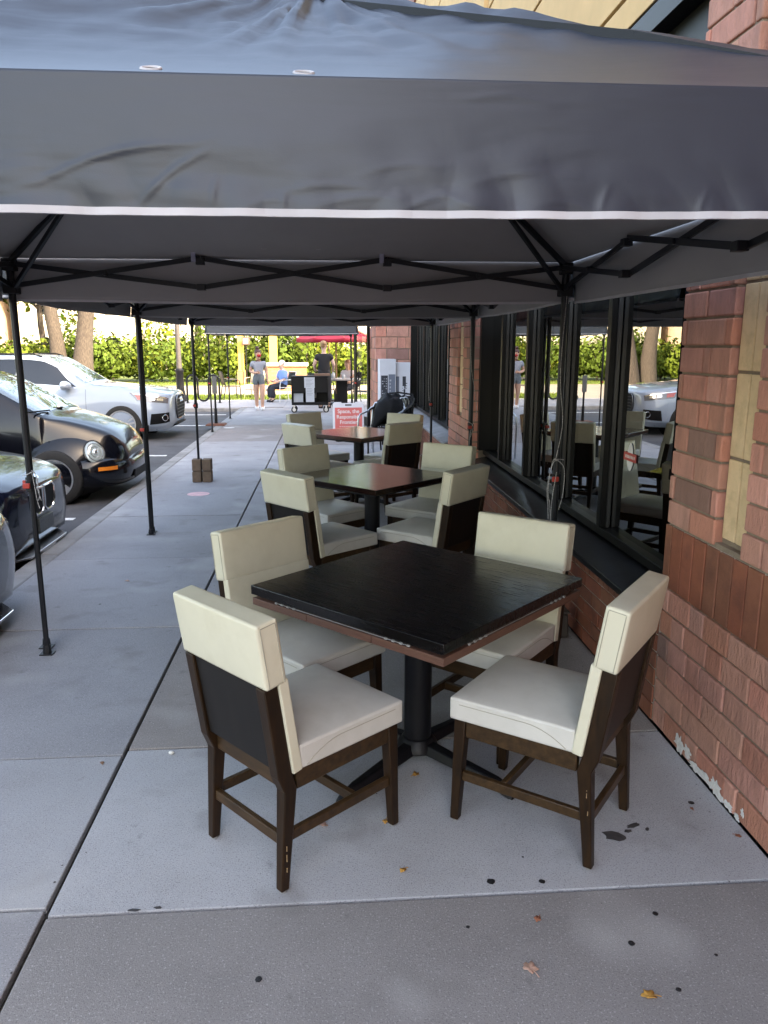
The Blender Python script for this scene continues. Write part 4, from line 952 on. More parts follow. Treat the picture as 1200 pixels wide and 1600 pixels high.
mb.tube(P,.028,10); mb.build('hoop_tube',M_IRON,br)
for x in (0,.93):
    mb=MB(); mb.lathe([(.06,0),(.06,.012)],(x,0,0),14); mb.build('foot_flange',M_IRON,br)
lp=thing('street_lamp','tall grey street lamp post with dark fluted base by the far plaza','lamp post',(-4.42,23.9,0))
mb=MB(); mb.lathe([(.085,.9),(.075,1.3),(.06,5.2)],(0,0,0),14); mb.build('pole',mat('lamp_grey',(.075,.065,.06),.6),lp)
mb=MB(); mb.lathe([(.21,0),(.21,.10),(.15,.2),(.12,.35),(.11,.85),(.13,.88),(.13,.93),(.09,.98)],(0,0,0),16); mb.build('base',M_IRON,lp)
mb=MB(); mb.lathe([(.06,5.2),(.12,5.25),(.22,5.7),(.16,5.8),(.04,5.95)],(0,0,0),14); mb.build('lantern',mat('lantern_glass',(.6,.6,.55),.3),lp)
M_YEL=mat('yellow_column',(.66,.42,.10),.7,var=.12,vscale=3)
M_BASEB=mat('column_base_brick',(.36,.17,.09),.85,var=.2,vscale=8)
for x,w_,lab in ((-3.88,.26,'yellow column with brick foot standing left of the walking woman'),(-2.42,.36,'wider yellow column standing behind the man in the blue shirt')):
    co=thing('column',lab,'column',(x,36,-.05)); mb=MB(); mb.b2((-w_/2,-w_/2,.55),(w_/2,w_/2,4.2)); mb.b2((-w_/2-.03,-w_/2-.03,.55),(w_/2+.03,w_/2+.03,.62)); mb.build('shaft',M_YEL,co,bevel=.02)
    mb=MB(); mb.b2((-w_/2-.05,-w_/2-.05,0),(w_/2+.05,w_/2+.05,.55)); mb.build('foot',M_BASEB,co,bevel=.015)
sg=thing('hanging_box','small brown square signal box held on a slim post before the hedge','signal box',(-3.60,35.6,-.05))
mb=MB(); mb.b2((-.17,-.06,1.72),(.17,.10,2.08)); mb.build('case',mat('box_brown',(.09,.06,.05),.6),sg,bevel=.02)
mb=MB(); mb.b2((-.12,-.072,1.78),(.12,-.061,2.02)); mb.build('face',mat('box_face',(.35,.24,.2),.5),sg,bevel=.004)
mb=MB(); mb.tube([(0,.04,0),(0,.04,1.73)],.025,8); mb.build('post',M_IRON,sg)
bw=thing('brick_planter','low orange brick planter wall with pale cap behind the seated man','planter',(-1.55,31,-.09))
mb=MB(); bricks(mb,lambda s,t,d:(s,-.3-d,t),-.75,.75,0,.95,.24,.08,pal=PALS,jit=.002); bricks(mb,lambda s,t,d:(.75+d,s,t),-.3,.3,0,.95,.24,.08,pal=PALS); mb.build('brick_face',mat('orange_brick',(.45,.20,.10),.85,tint=True,var=.15,vscale=8),bw,smooth=False)
mb=MB(); mb.b2((-.74,-.29,0),(.74,.3,.95)); mb.build('core',M_MORTAR,bw,smooth=False)
mb=MB(); mb.b2((-.82,-.37,.951),(.82,.37,1.08)); mb.build('cap',mat('pale_cap',(.55,.47,.36),.8),bw,bevel=.015)

# A-frame sign
M_SIGNW=mat('sign_white',(.70,.70,.74),.5); M_SIGNR=mat('sign_red',(.68,.15,.135),.55,var=.06)
sg=thing('sandwich_board','white folding sandwich board with red poster standing by the farthest table','sign',(.385,14.35,0),R(2))
tl=R(9)
for s,nm in ((-1,'front_panel'),(1,'rear_panel')):
    M_=Matrix.Rotation(s*tl,3,'X'); base=Vector((0,s*.11,0)); q=lambda x,y,z:base+M_@Vector((x,y,z))
    out=[(-.285,0),(-.20,0),(-.19,.04),(.19,.04),(.20,0),(.285,0),(.285,.60),(.25,.635),(.13,.635),(.12,.615),(-.12,.615),(-.13,.635),(-.25,.635),(-.285,.60)]
    mb=MB(); mb.poly([q(x,-.014,z) for x,z in out],M_@Vector((0,.028,0))); pn=mb.build(nm,M_SIGNW,sg,bevel=.004)
    if s<0:
        mb=MB(); mb.poly([q(x,-.0175,z) for x,z in ((-.25,.07),(.25,.07),(.25,.535),(-.25,.535))],M_@Vector((0,.003,0))); po=mb.build('poster',M_SIGNR,pn,smooth=False)
        mb=MB(); mb.poly([q(x,-.0165,z) for x,z in ((-.06,.57),(.06,.57),(.06,.595),(-.06,.595))],M_@Vector((0,.002,0))); mb.build('hand_slot',M_BLKPL,pn,smooth=False)
        def text(body,size,z,sh=0,bold=.006):
            cu=bpy.data.curves.new('txt','FONT'); cu.body=body; cu.size=size; cu.align_x='CENTER'; cu.offset=bold*size*2; cu.extrude=.0008; cu.shear=sh
            o=bpy.data.objects.new('lettering',cu); COL.objects.link(o); bpy.context.view_layer.update()
            dg=bpy.context.evaluated_depsgraph_get(); me=bpy.data.meshes.new_from_object(o.evaluated_get(dg)); bpy.data.objects.remove(o,do_unlink=True)
            me.materials.append(mat('letter_white',(.80,.76,.74),.6)); o=bpy.data.objects.new('lettering',me); COL.objects.link(o); o.parent=po
            o.location=q(0,-.0195,z); o.rotation_euler=(R(90)+s*tl,0,0); return o
        text('Space, the',.098,.435); text('Responsible',.092,.335); text('Frontier',.098,.235)
        mb=MB()
        for k in range(3):
            for j in range(9): mb.poly([q(x,-.0185,z) for x,z in ((-.17+j*.04,.185-k*.03),(-.142+j*.04,.185-k*.03),(-.142+j*.04,.193-k*.03),(-.17+j*.04,.193-k*.03))],M_@Vector((0,.0008,0)))
        mb.build('small_print',mat('letter_white',(.8,.76,.74)),po,smooth=False)
# cartons
M_CARD=mat('white_carton',(.66,.68,.74),.6,var=.05); M_CARDK=mat('carton_print',(.03,.035,.05),.5,var=.4,vscale=30); M_CARDG=mat('carton_blue_print',(.16,.19,.25),.5)
def carton(loc,rz,d,label,k):
    c=thing('carton',label,'box',loc,rz); mb=MB(); mb.b2((-d[0]/2,-d[1]/2,0),(d[0]/2,d[1]/2,d[2])); mb.build('box',M_CARD,c,bevel=.004)
    mb=MB(); y=-d[1]/2-.0015
    def P(x0,z0,x1,z1): mb.b2((x0,y-.001,z0),(x1,y,z1))
    if k==0: P(-.12,.72,.0,1.14); 
    else: P(.0,.95,.06,1.12); P(.02,.76,.05,.9)
    mb.build('printed_panel',M_CARDK,c,smooth=False)
    mb=MB()
    if k==0:
        P(.012,.05,.128,1.16)
        mb.poly([(-.10,y-.002,.18),(-.02,y-.002,.18),(-.055,y-.002,.5)],(0,.001,0))
    else: P(-.135,.1,-.06,1.12)
    mb.build('blue_print',M_CARDG,c,smooth=False)  # grey-blue panels on the carton fronts
    mb=MB(); random.seed(k)
    for r in range(9):
        for q in range(3):
            if random.random()<.75:
                x0=-.105+q*.034 if k==0 else .0+q*.03; z0=(.74+r*.042); mb.b2((x0,y-.0035,z0),(x0+random.uniform(.01,.026),y-.0025,z0+.014))
    for r in range(7): mb.b2((.03,y-.0035,.68+r*.06),(.03+random.uniform(.015,.03),y-.0025,.71+r*.06))
    mb.build('fine_print',mat('print_grey',(.45,.47,.52),.5) if k==0 else M_CARDK,c,smooth=False)
    return c
carton((1.055,13.74,0),R(3),(.285,.30,1.42),'taller white printed carton, left of the pair leaning by the brick wall',0)
carton((1.335,13.80,0),R(-3),(.27,.24,1.36),'shorter white printed carton beside the window edge of the brick wall',1)
# stacked metal chairs under a tarp
M_ALU=mat('aluminium_tube',(.60,.61,.63),.28,metal=1)
def metal_chair(loc,rz,label,m):
    c=thing('metal_armchair',label,'chair',loc,rz,'stacked metal armchairs')
    mb=MB()
    for s in (-1,1):
        mb.tube([(s*.27,.26,0),(s*.27,.27,.50),(s*.27,.25,.62),(s*.27,.18,.665),(s*.27,-.15,.70),(s*.265,-.27,.74)],.0145,10); mb.tube([(s*.25,-.30,0),(s*.25,-.20,.45),(s*.25,-.28,.74),(s*.23,-.31,.80),(0,-.32,.83)],.0145,10)
    mb.build('frame',m,c)
    mb=MB(); mb.cushion((0,.02,.44),(.46,.44,.02),.008,0,cuts=3); mb.build('seat',M_BLKPL,c)
    mb=MB(); mb.hexa([(-.235,-.215,.48),(.235,-.215,.48),(.235,-.205,.48),(-.235,-.205,.48)],[(-.225,-.30,.78),(.225,-.30,.78),(.225,-.29,.78),(-.225,-.29,.78)]); mb.build('backrest',M_BLKPL,c,bevel=.004)
    return c
metal_chair((.80,11.35,0),R(155),'bright aluminium armchair at the bottom front of the covered stack',M_ALU)
metal_chair((.95,11.62,.05),R(158),'black tubed armchair stacked above the aluminium one under the tarp',M_BLKPL)
metal_chair((1.02,11.88,.10),R(162),'dark armchair at the back of the stack, mostly hidden under the tarp',M_BLKPL)
hc=thing('hoop_back_chair','chair with bright hoop backs stored upright beside the tarp','chair',(1.20,11.7,0),R(12))
for k in range(3):
    mb=MB(); x=-.075+k*.085; y=k*.09; mb.tube([(x-.055,y,.0),(x-.055,y,.60)]+[(x+.055*math.cos(a),y,.78+.10*math.sin(a)) for a in [math.pi-math.pi*i/10 for i in range(11)]]+[(x+.055,y,.60),(x+.055,y,0)],.011,8)
    for q in (-.02,.02): mb.tube([(x+q,y,.3),(x+q,y,.86)],.006,6)
    mb.build('hoop',M_ALU if k<2 else M_BLKPL,hc)
mb=MB(); mb.b2((-.16,-.05,.40),(.16,.30,.43)); mb.build('seat',M_BLKPL,hc,bevel=.008)
mb=MB(); n=26; G=[]
for i in range(n+1):
    row=[]
    for j in range(n+1):
        u,v=-1+2*i/n,-1+2*j/n; r=math.sqrt(u*u*.8+v*v*.8)
        x=.92+u*.27; y=11.75+v*.32; h=.93-.08*u*u-.12*v*v-.22*max(0,-u-.2)+.06*noise.noise(Vector((u*2.4,v*2.4,2)))+.03*noise.noise(Vector((u*6,v*6,8)))
        e=max(abs(u),abs(v)); h-=.20*max(0,(e-.72)/.28)**1.4
        row.append((x,y,h))
    G.append(row)
mb.grid(G); tp=mb.build('tarp',M_TARP,None,ang=180); sm=tp.modifiers.new('s','SOLIDIFY'); sm.thickness=.004
tag(tp,'crumpled black tarp thrown over the stacked metal chairs','tarp')
# utility cart
ct=thing('utility_cart','black utility cart with paper notices on its front panel','cart',(-.43,19.75,0))
mb=MB()
mb.b2((-.46,-.25,.19),(.46,.25,.23)); mb.b2((-.46,-.25,.86),(.46,.25,.91)); mb.b2((-.46,-.25,.23),(-.44,.25,.86)); mb.b2((.44,-.25,.23),(.46,.25,.86)); mb.b2((-.44,-.249,.50),(.44,-.22,.86)); mb.b2((-.44,-.249,.23),(.44,-.22,.265)); mb.b2((-.44,.22,.23),(.44,.249,.86))
mb.build('body',M_BLKPL,ct,bevel=.008)
for x in (-.40,.40):
    for y in (-.2,.2):
        mb=MB(); mb.lathe([(.07,-.018),(.075,0),(.07,.018)],(x,y,.075),20,Matrix(((1,0,0),(0,0,1),(0,-1,0)))); wl=mb.build('wheel',M_TYRE,ct)
        mb=MB(); mb.lathe([(.045,-.021),(.045,.021)],(x,y,.075),16,Matrix(((1,0,0),(0,0,1),(0,-1,0)))); mb.build('hub',M_ALLOY,wl)
        mb=MB(); mb.b2((x-.02,y-.035,.11),(x+.02,y+.035,.19)); mb.build('fork',M_STEEL,wl)
pn=thing('paper_notice','two overlapping pale paper notices taped to the black cart front','notice',(-.43,19.495,0))
M_PAPER=mat('paper',(.62,.66,.72),.8); M_INK=mat('ink_grey',(.35,.38,.43),.8)
mb=MB(); mb.b2((-.135,-.004,.62),(.125,-.002,.88)); mb.b2((-.10,-.007,.27),(.11,-.005,.66)); mb.build('sheet',M_PAPER,pn,smooth=False)
mb=MB()
for k in range(6): mb.b2((-.10,-.0055,.66+k*.034),(-.10+.12+.07*(k%3)/2,-.0045,.67+k*.034))
for k in range(5): mb.b2((-.07,-.0085,.44+k*.04),(.05+.02*(k%2),-.0075,.45+k*.04))
mb.build('text_lines',M_INK,pn,smooth=False)
bx=thing('menu_box','white box standing on the open lower shelf of the cart','box',(-.72,19.66,.235))
mb=MB(); mb.b2((-.12,-.09,0),(.12,.09,.245)); mb.build('box',M_PAPER,bx,bevel=.006)
cu=thing('cutlery_holder','dark cutlery holder with pale handles on the cart shelf','cutlery holder',(-.38,19.66,.235))
mb=MB(); mb.taper((0,0,0),(0,0,.13),(.22,.12),(.26,.14)); mb.build('bin',M_BLKPL,cu,bevel=.006)
mb=MB()
for k in range(6): mb.bar((-.09+k*.036,-.02,.08),(-.1+k*.04,-.03,.24+.02*(k%2)),.014,.006,(0,1,0))
mb.build('handle',mat('ivory',(.7,.7,.68),.4),cu)
tr=thing('serving_tray','wooden tray lying on the cart top in front of the server','tray',(-.12,19.75,.91))
mb=MB(); mb.b2((-.2,-.15,.0),(.2,.15,.018)); mb.b2((-.2,-.15,.018),(.2,-.13,.05)); mb.b2((-.2,.13,.018),(.2,.15,.05)); mb.build('tray',mat('tray_wood',(.28,.17,.12),.6),tr,bevel=.004)
# umbrella
um=thing('patio_umbrella','red market umbrella over the far patio table','umbrella',(.27,22.3,0))
mb=MB(); nr=8; ap=Vector((0,0,2.42)); rows=[]
for i in range(nr):
    a0,a1=2*math.pi*i/nr+.2,2*math.pi*(i+1)/nr+.2
    G=[]
    for u in range(7):
        row=[]
        for v in range(7):
            p=Vector((1.12*math.cos(a0),1.12*math.sin(a0),1.85)).lerp(Vector((1.12*math.cos(a1),1.12*math.sin(a1),1.85)),v/6); q=ap.lerp(p,u/6); q.z-=.05*math.sin(math.pi*u/6)*.6+.03*(u/6)*math.sin(math.pi*v/6); row.append(q)
        G.append(row)
    mb.grid(G)
    P=[]
    row=[G[6],[q+Vector((0,0,-.09))+Vector((q.x,q.y,0)).normalized()*.01 for q in G[6]]]; mb.grid(row)
ca=mb.build('canopy',mat('red_canvas',(.42,.022,.045),.75,var=.1),um,ang=40,weld=True); sm=ca.modifiers.new('s','SOLIDIFY'); sm.thickness=.004
mb=MB(); mb.lathe([(.024,.03),(.024,2.42),(.035,2.43),(.03,2.50)],(0,0,0),12); mb.build('pole',mat('teak',(.30,.16,.07),.6),um)
mb=MB()
for i in range(nr): a=2*math.pi*i/nr+.2; mb.bar((.02*math.cos(a),.02*math.sin(a),2.38),(1.1*math.cos(a),1.1*math.sin(a),1.845),.016,.02)
mb.build('rib',mat('teak',(.3,.16,.07)),um)
mb=MB(); mb.lathe([(.24,0),(.24,.05),(.05,.08),(.04,.3)],(0,0,0),20); mb.build('stand',M_IRON,um)
u2=thing('umbrella_pole','second slim wooden umbrella pole standing behind the server','pole',(.08,23.6,0))
mb=MB(); mb.lathe([(.022,.05),(.022,2.3)],(0,0,0),10); mb.build('pole',mat('teak',(.3,.16,.07)),u2)
mb=MB(); mb.lathe([(.22,0),(.22,.05),(.05,.08)],(0,0,0),18); mb.build('stand',M_IRON,u2)
pt_=thing('patio_table','patio table with pale top and thick dark pedestal under the red umbrella','table',(.42,21.9,0))
mb=MB(); mb.lathe([(.52,.71),(.53,.72),(.53,.745),(.52,.75)],(0,0,0),28); mb.build('tabletop',mat('stone_top',(.36,.33,.31),.35,var=.15),pt_)
mb=MB(); mb.b2((-.15,-.15,.03),(.15,.15,.71)); mb.b2((-.28,-.28,0),(.28,.28,.03)); mb.build('pedestal',M_BLKPL,pt_,bevel=.01)
M_TERRA=mat('jar_grey',(.4,.42,.45),.4)
for dx,h,lab in ((-.18,.16,'small grey jar on the umbrella table nearest the pole'),(.1,.11,'short grey jar on the umbrella table, right of the pole')):
    j=MB(); j.lathe([(.04,0),(.05,.02),(.05,h*.8),(.03,h),(.028,h+.02)],(0,0,0),14); tag(j.build('jar',M_TERRA,None,(.36+dx,21.75,.75)),lab,'jar')
def patio_chair(loc,rz,label,fm,sm_,grp='patio chairs on the far plaza'):
    c=thing('patio_chair',label,'chair',loc,rz,grp); mb=MB()
    for s in (-1,1):
        mb.tube([(s*.26,.24,0),(s*.255,.22,.44),(s*.26,.20,.60),(s*.26,.12,.645),(s*.26,-.2,.65)],.014,8); mb.tube([(s*.25,-.30,0),(s*.245,-.22,.44),(s*.24,-.33,.88)],.014,8); mb.tube([(s*.25,.22,.43),(s*.245,-.22,.42)],.012,8)
    mb.tube([(-.24,-.33,.88),(.24,-.33,.88)],.014,8); mb.build('frame',fm,c)
    mb=MB(); mb.grid([[(x,y,.435-.02*math.cos(x*6)) for y in (-.21,-.07,.07,.22)] for x in (-.24,-.12,0,.12,.24)]); o=mb.build('seat',sm_,c); q=o.modifiers.new('s','SOLIDIFY'); q.thickness=.012
    mb=MB(); mb.grid([[(x,-.225-.24*t*.45-.01*math.cos(x*6),.47+.39*t) for t in (0,.33,.66,1)] for x in (-.235,-.12,0,.12,.235)]); o=mb.build('backrest',sm_,c); q=o.modifiers.new('s','SOLIDIFY'); q.thickness=.012
    return c
M_SLING=mat('brown_sling',(.16,.11,.08),.8); M_LSL=mat('light_sling',(.45,.38,.3),.8); M_WHTUBE=mat('white_tube',(.7,.7,.7),.4)
patio_chair((-3.0,24.7,-.02),R(-70),'brown sling armchair on the grass by the bike rack',M_IRON,M_SLING)
patio_chair((-2.35,25.6,-.02),R(160),'pale metal armchair on the grass behind the walking woman',mat('tan_tube',(.35,.26,.2),.5),M_LSL)
patio_chair((-1.32,23.62,0),R(118),'black backed chair with white legs under the man in blue',M_WHTUBE,M_BLKPL)
patio_chair((.62,22.7,0),R(145),'dark chair with a woman in it at the umbrella table',M_IRON,M_BLKPL)
patio_chair((-.12,22.35,0),R(-60),'empty dark chair at the umbrella table, behind the cart',M_IRON,M_BLKPL)
patio_chair((.98,21.3,0),R(75),'dark chair seen through the open glass door',M_IRON,mat('grey_sling',(.12,.14,.14),.8))

# ================================================================== PEOPLE
def skin(name,joints,edges,m,parent,sub=2):
    names=list(joints); me=bpy.data.meshes.new(name); me.from_pydata([joints[k][0] for k in names],[(names.index(a),names.index(b)) for a,b in edges],[])
    o=bpy.data.objects.new(name,me); COL.objects.link(o)
    sk_=o.modifiers.new('k','SKIN'); sk_.use_smooth_shade=True; sk_.branch_smoothing=.6
    sd_=me.skin_vertices[0].data
    for i,k in enumerate(names):
        r=joints[k][1]; r=(r,r) if not isinstance(r,tuple) else r; sd_[i].radius=r; sd_[i].use_root=(i==0)
    s_=o.modifiers.new('d','SUBSURF'); s_.levels=sub; s_.render_levels=sub
    bpy.context.view_layer.update(); bake(o); o.data.materials.clear(); o.data.materials.append(m)
    for p in o.data.polygons: p.use_smooth=True
    o.parent=parent; return o
def join_into(o,mb):      # add extra geometry (fingers, nose) to the body's mesh
    bm=bmesh.new(); bm.from_mesh(o.data); t=bpy.data.meshes.new('t'); bmesh.ops.recalc_face_normals(mb.bm,faces=mb.bm.faces[:]); mb.bm.to_mesh(t); mb.bm.free(); bm.from_mesh(t); bm.to_mesh(o.data); bm.free(); bpy.data.meshes.remove(t)
    for p in o.data.polygons: p.use_smooth=True
def person(label,loc,rz,J,skinm,cl,hair,scale=1,face=True,group=None):
    """J: joint positions in a local frame facing -Y."""
    p=thing('person',label,'person',loc,rz,group); p.scale=(scale,)*3
    V={k:Vector(v) for k,v in J.items()}
    rad=dict(pelvis=(.14,.11),waist=(.115,.09),chest=(.14,.105),neckb=.062,neck=.054,jaw=.074,head=(.086,.10),crown=.06,
             shL=.066,shR=.066,elL=.048,elR=.048,wrL=.034,wrR=.034,haL=(.04,.024),haR=(.04,.024),
             hipL=.112,hipR=.112,knL=.074,knR=.074,anL=.048,anR=.048,toL=.04,toR=.04)
    joints={k:(V[k],rad[k]) for k in ['pelvis']+[q for q in V if q!='pelvis'] if k in rad}
    E=[('pelvis','waist'),('waist','chest'),('chest','neckb'),('neckb','neck'),('neck','jaw'),('jaw','head'),('head','crown')]
    for s in 'LR': E+=[('chest','sh'+s),('sh'+s,'el'+s),('el'+s,'wr'+s),('wr'+s,'ha'+s),('pelvis','hip'+s),('hip'+s,'kn'+s),('kn'+s,'an'+s),('an'+s,'to'+s)]
    body=skin('body',joints,E,skinm,p)
    ex=MB(); up=Vector((0,0,1)); f=Vector(J.get('look',(0,-1,0))).normalized(); side=f.cross(up).normalized()
    h=V['head']
    ex.tube([h+f*.085+up*.01,h+f*.108-up*.022,h+f*.088-up*.035],[.008,.014,.008],8)
    for s in (-1,1): ex.ell(h+side*s*.088-up*.01,(.012,.018,.028),10,6)
    for s,n in (('L',1),('R',-1)):
        d=(V['ha'+s]-V['wr'+s]).normalized(); a=d.cross(Vector((0,1,0)) if abs(d.y)<.8 else up).normalized(); b=a.cross(d)
        for k,(o_,l) in enumerate(((-.027,.058),(-.009,.070),(.009,.066),(.026,.052))):
            q=V['ha'+s]+a*o_; ex.tube([q,q+d*l*.5+b*.006,q+d*l*.85+b*.022],[.0095,.0085,.007],8)
        q=V['ha'+s]-d*.035+a*.03; ex.tube([q,q+a*.022+d*.025+b*.01,q+a*.022+d*.055+b*.018],[.011,.0095,.0075],8)
    join_into(body,ex)
    if face:
        ey=MB()
        for s in (-1,1): ey.ell(h+f*.082+side*s*.034+up*.012,(.012,.012,.008),8,6)
        ey.build('eyes',mat('eye_dark',(.02,.015,.012),.2),body)
        mo=MB(); mo.ell(h+f*.084-up*.062,(.024,.014,.007),10,6); mo.build('mouth',mat('lip',(.35,.12,.1),.5),body)
    for nm,ks,es,rr,m in cl:
        skin(nm,{k:(V[k] if k in V else Vector(J[k]),rr[i]) for i,k in enumerate(ks)},es,m,body,2)
    hm=MB()
    for c_,r_ in hair[1]: hm.ell(h+f*c_[0]+side*c_[1]+up*c_[2],r_,16,10,fn=lambda q:q*(1+.06*noise.noise(q*28)))
    hm.build('hair',hair[0],body)
    return p
def lerp(a,b,t): return tuple(Vector(a).lerp(Vector(b),t))
def standing(arms=None,legs=None,look=(0,-1,0)):
    J=dict(pelvis=(0,0,.93),waist=(0,0,1.07),chest=(0,.0,1.27),neckb=(0,.01,1.40),neck=(0,.0,1.46),jaw=(0,-.025,1.53),head=(0,-.005,1.605),crown=(0,.005,1.68),
           shL=(.165,.0,1.35),shR=(-.165,.0,1.35),elL=(.22,.02,1.10),elR=(-.22,.02,1.10),wrL=(.235,-.05,.88),wrR=(-.235,-.05,.88),haL=(.235,-.07,.80),haR=(-.235,-.07,.80),
           hipL=(.085,0,.88),hipR=(-.085,0,.88),knL=(.10,-.02,.49),knR=(-.10,-.02,.49),anL=(.10,.02,.085),anR=(-.10,.02,.085),toL=(.115,-.12,.04),toR=(-.115,-.12,.04))
    J.update(arms or {}); J.update(legs or {}); J['look']=look; return J
def shirt(J,sl=.62,m=None,low='pelvis',r=1.0):
    J['slL']=lerp(J['shL'],J['elL'],sl); J['slR']=lerp(J['shR'],J['elR'],sl); J['hem']=tuple(Vector(J['pelvis'])+Vector((0,0,-.10)))
    return ('shirt',['chest','waist','hem','neckb','shL','slL','shR','slR'],[('chest','waist'),('waist','hem'),('chest','neckb'),('chest','shL'),('shL','slL'),('chest','shR'),('shR','slR')],[(.185*r,.15*r),(.165*r,.135*r),(.19*r,.15*r),.085,.098,.085,.098,.085],m)
def bottoms(J,t,m,name='shorts',r0=.105,r1=.085):
    for s in 'LR': J['cf'+s]=lerp(J['hip'+s],J['kn'+s],t) if t<=1 else lerp(J['kn'+s],J['an'+s],t-1)
    ks=['pelvis','waistb','hipL','cfL','hipR','cfR']; J['waistb']=tuple(Vector(J['pelvis'])+Vector((0,0,.16)))
    es=[('pelvis','waistb'),('pelvis','hipL'),('pelvis','hipR')]
    rr=[(.185,.15),(.165,.135),r0*1.25,r1*1.3,r0*1.25,r1*1.3]
    if t>1:
        ks+=['knL','knR']; rr+=[.09,.09]; es+=[('hipL','knL'),('knL','cfL'),('hipR','knR'),('knR','cfR')]
    else: es+=[('hipL','cfL'),('hipR','cfR')]
    return (name,ks,es,rr,m)
def shoes(J,m):
    out=[]
    for s in 'LR':
        a,t=Vector(J['an'+s]),Vector(J['to'+s]); J['he'+s]=tuple(a+(a-t)*.12+Vector((0,0,-.035))); J['tp'+s]=tuple(t+(t-a)*.12+Vector((0,0,.004))); J['an2'+s]=tuple(a+Vector((0,0,.0)))
        out.append(('shoe',['he'+s,'tp'+s,'an2'+s],[('he'+s,'tp'+s),('he'+s,'an2'+s)],[.056,.052,.058],m))
    return out
M_TEE=mat('grey_tee',(.23,.25,.30),.85,var=.08); M_SHORTS=mat('grey_shorts',(.13,.15,.17),.9); M_SHOE=mat('white_shoe',(.78,.78,.80),.6); M_HAIRB=mat('auburn_hair',(.055,.018,.014),.5)
J=standing(arms=dict(elR=(-.235,.03,1.10),wrR=(-.10,-.16,1.06),haR=(-.02,-.19,1.07),elL=(.225,.03,1.10),wrL=(.245,-.03,.87),haL=(.25,-.04,.79)),
           legs=dict(knL=(.085,-.09,.50),anL=(.075,-.10,.09),toL=(.08,-.24,.05),knR=(-.085,.02,.49),anR=(-.075,.09,.10),toR=(-.08,-.04,.045)),look=(.35,-.93,-.08))
cl=[shirt(J,.60,M_TEE),bottoms(J,.60,M_SHORTS)]+shoes(J,M_SHOE)
wp=person('woman with a red face mask walking in grey tee and shorts','',0,J,M_SKIN,cl,(M_HAIRB,[((-.02,0,.035),(.098,.105,.088)),((-.06,0,.0),(.085,.07,.09)),((-.05,0,.155),(.05,.05,.05))]),face=True) if False else None
wp=person('woman with a red face mask walking in grey tee and shorts',(-1.76,20.4,0),R(6),J,M_SKIN,cl,(M_HAIRB,[((-.022,0,.035),(.094,.100,.088)),((-.06,0,.0),(.082,.07,.09)),((-.05,0,.150),(.05,.05,.048))]),scale=.905)
fm=MB(); h=Vector(J['head']); f=Vector(J['look']).normalized(); fm.ell(h+f*.062-Vector((0,0,.052)),(.062,.052,.048),14,10); o=fm.build('face_mask',mat('red_mask',(.40,.02,.025),.8),[c for c in wp.children][0])
M_BTEE=mat('black_tee',(.012,.012,.015),.85); M_BPANT=mat('black_trousers',(.015,.015,.018),.85); M_HAIRBL=mat('blond_hair',(.34,.20,.10),.6)
J=standing(arms=dict(elL=(.25,.03,1.12),wrL=(.23,-.16,.98),haL=(.21,-.23,.96),elR=(-.25,.03,1.12),wrR=(-.23,-.14,.97),haR=(-.22,-.21,.95)),look=(-.45,-.9,-.1))
cl=[shirt(J,.62,M_BTEE,r=1.08),bottoms(J,1.9,M_BPANT,'trousers')]+shoes(J,M_BPANT)
person('server in black tee seen from behind, bending over the tray behind the black cart',(-.07,20.9,0),R(180),J,M_SKIN2,cl,(M_HAIRBL,[((-.02,0,.05),(.090,.098,.072)),((-.05,0,.01),(.07,.06,.075))]),scale=1.03)
def seated(look=(0,-1,0),arms=None):
    J=dict(pelvis=(0,0,.53),waist=(0,.02,.68),chest=(0,.01,.88),neckb=(0,-.01,1.01),neck=(0,-.03,1.065),jaw=(0,-.06,1.13),head=(0,-.045,1.205),crown=(0,-.035,1.275),
           shL=(.175,.0,.96),shR=(-.175,.0,.96),elL=(.24,-.06,.72),elR=(-.24,-.06,.72),wrL=(.17,-.27,.66),wrR=(-.17,-.27,.66),haL=(.12,-.34,.67),haR=(-.12,-.34,.67),
           hipL=(.09,-.02,.51),hipR=(-.09,-.02,.51),knL=(.11,-.42,.50),knR=(-.11,-.42,.50),anL=(.11,-.40,.09),anR=(-.11,-.38,.09),toL=(.12,-.53,.045),toR=(-.12,-.51,.045))
    J.update(arms or {}); J['look']=look; return J
M_BLUE=mat('blue_shirt',(.17,.30,.62),.8,var=.06); M_HAIRG=mat('grey_hair',(.45,.43,.41),.7); M_DARKP=mat('navy_trousers',(.012,.014,.025),.85)
J=seated(look=(0,-1,-.1)); cl=[shirt(J,.98,M_BLUE,r=1.12),bottoms(J,1.88,M_DARKP,'trousers')]+shoes(J,M_BPANT)
person('grey haired man in a blue shirt sitting on the chair before the brick planter',(-1.32,23.60,-.035),R(-62),J,M_SKIN2,cl,(M_HAIRG,[((-.025,0,.035),(.088,.096,.075)),((-.055,0,-.01),(.07,.055,.07))]),scale=.96)
J=seated(look=(0,-1,0)); cl=[shirt(J,.5,mat('pale_top',(.6,.52,.52),.8)),bottoms(J,1.85,M_DARKP,'trousers')]+shoes(J,M_BPANT)
person('long haired blond woman sitting at the umbrella table',(.62,22.68,-.035),R(-35),J,M_SKIN,cl,(mat('sandy_hair',(.36,.19,.11),.6),[((-.025,0,.03),(.098,.105,.088)),((-.06,0,-.08),(.095,.06,.15))]),scale=.98)

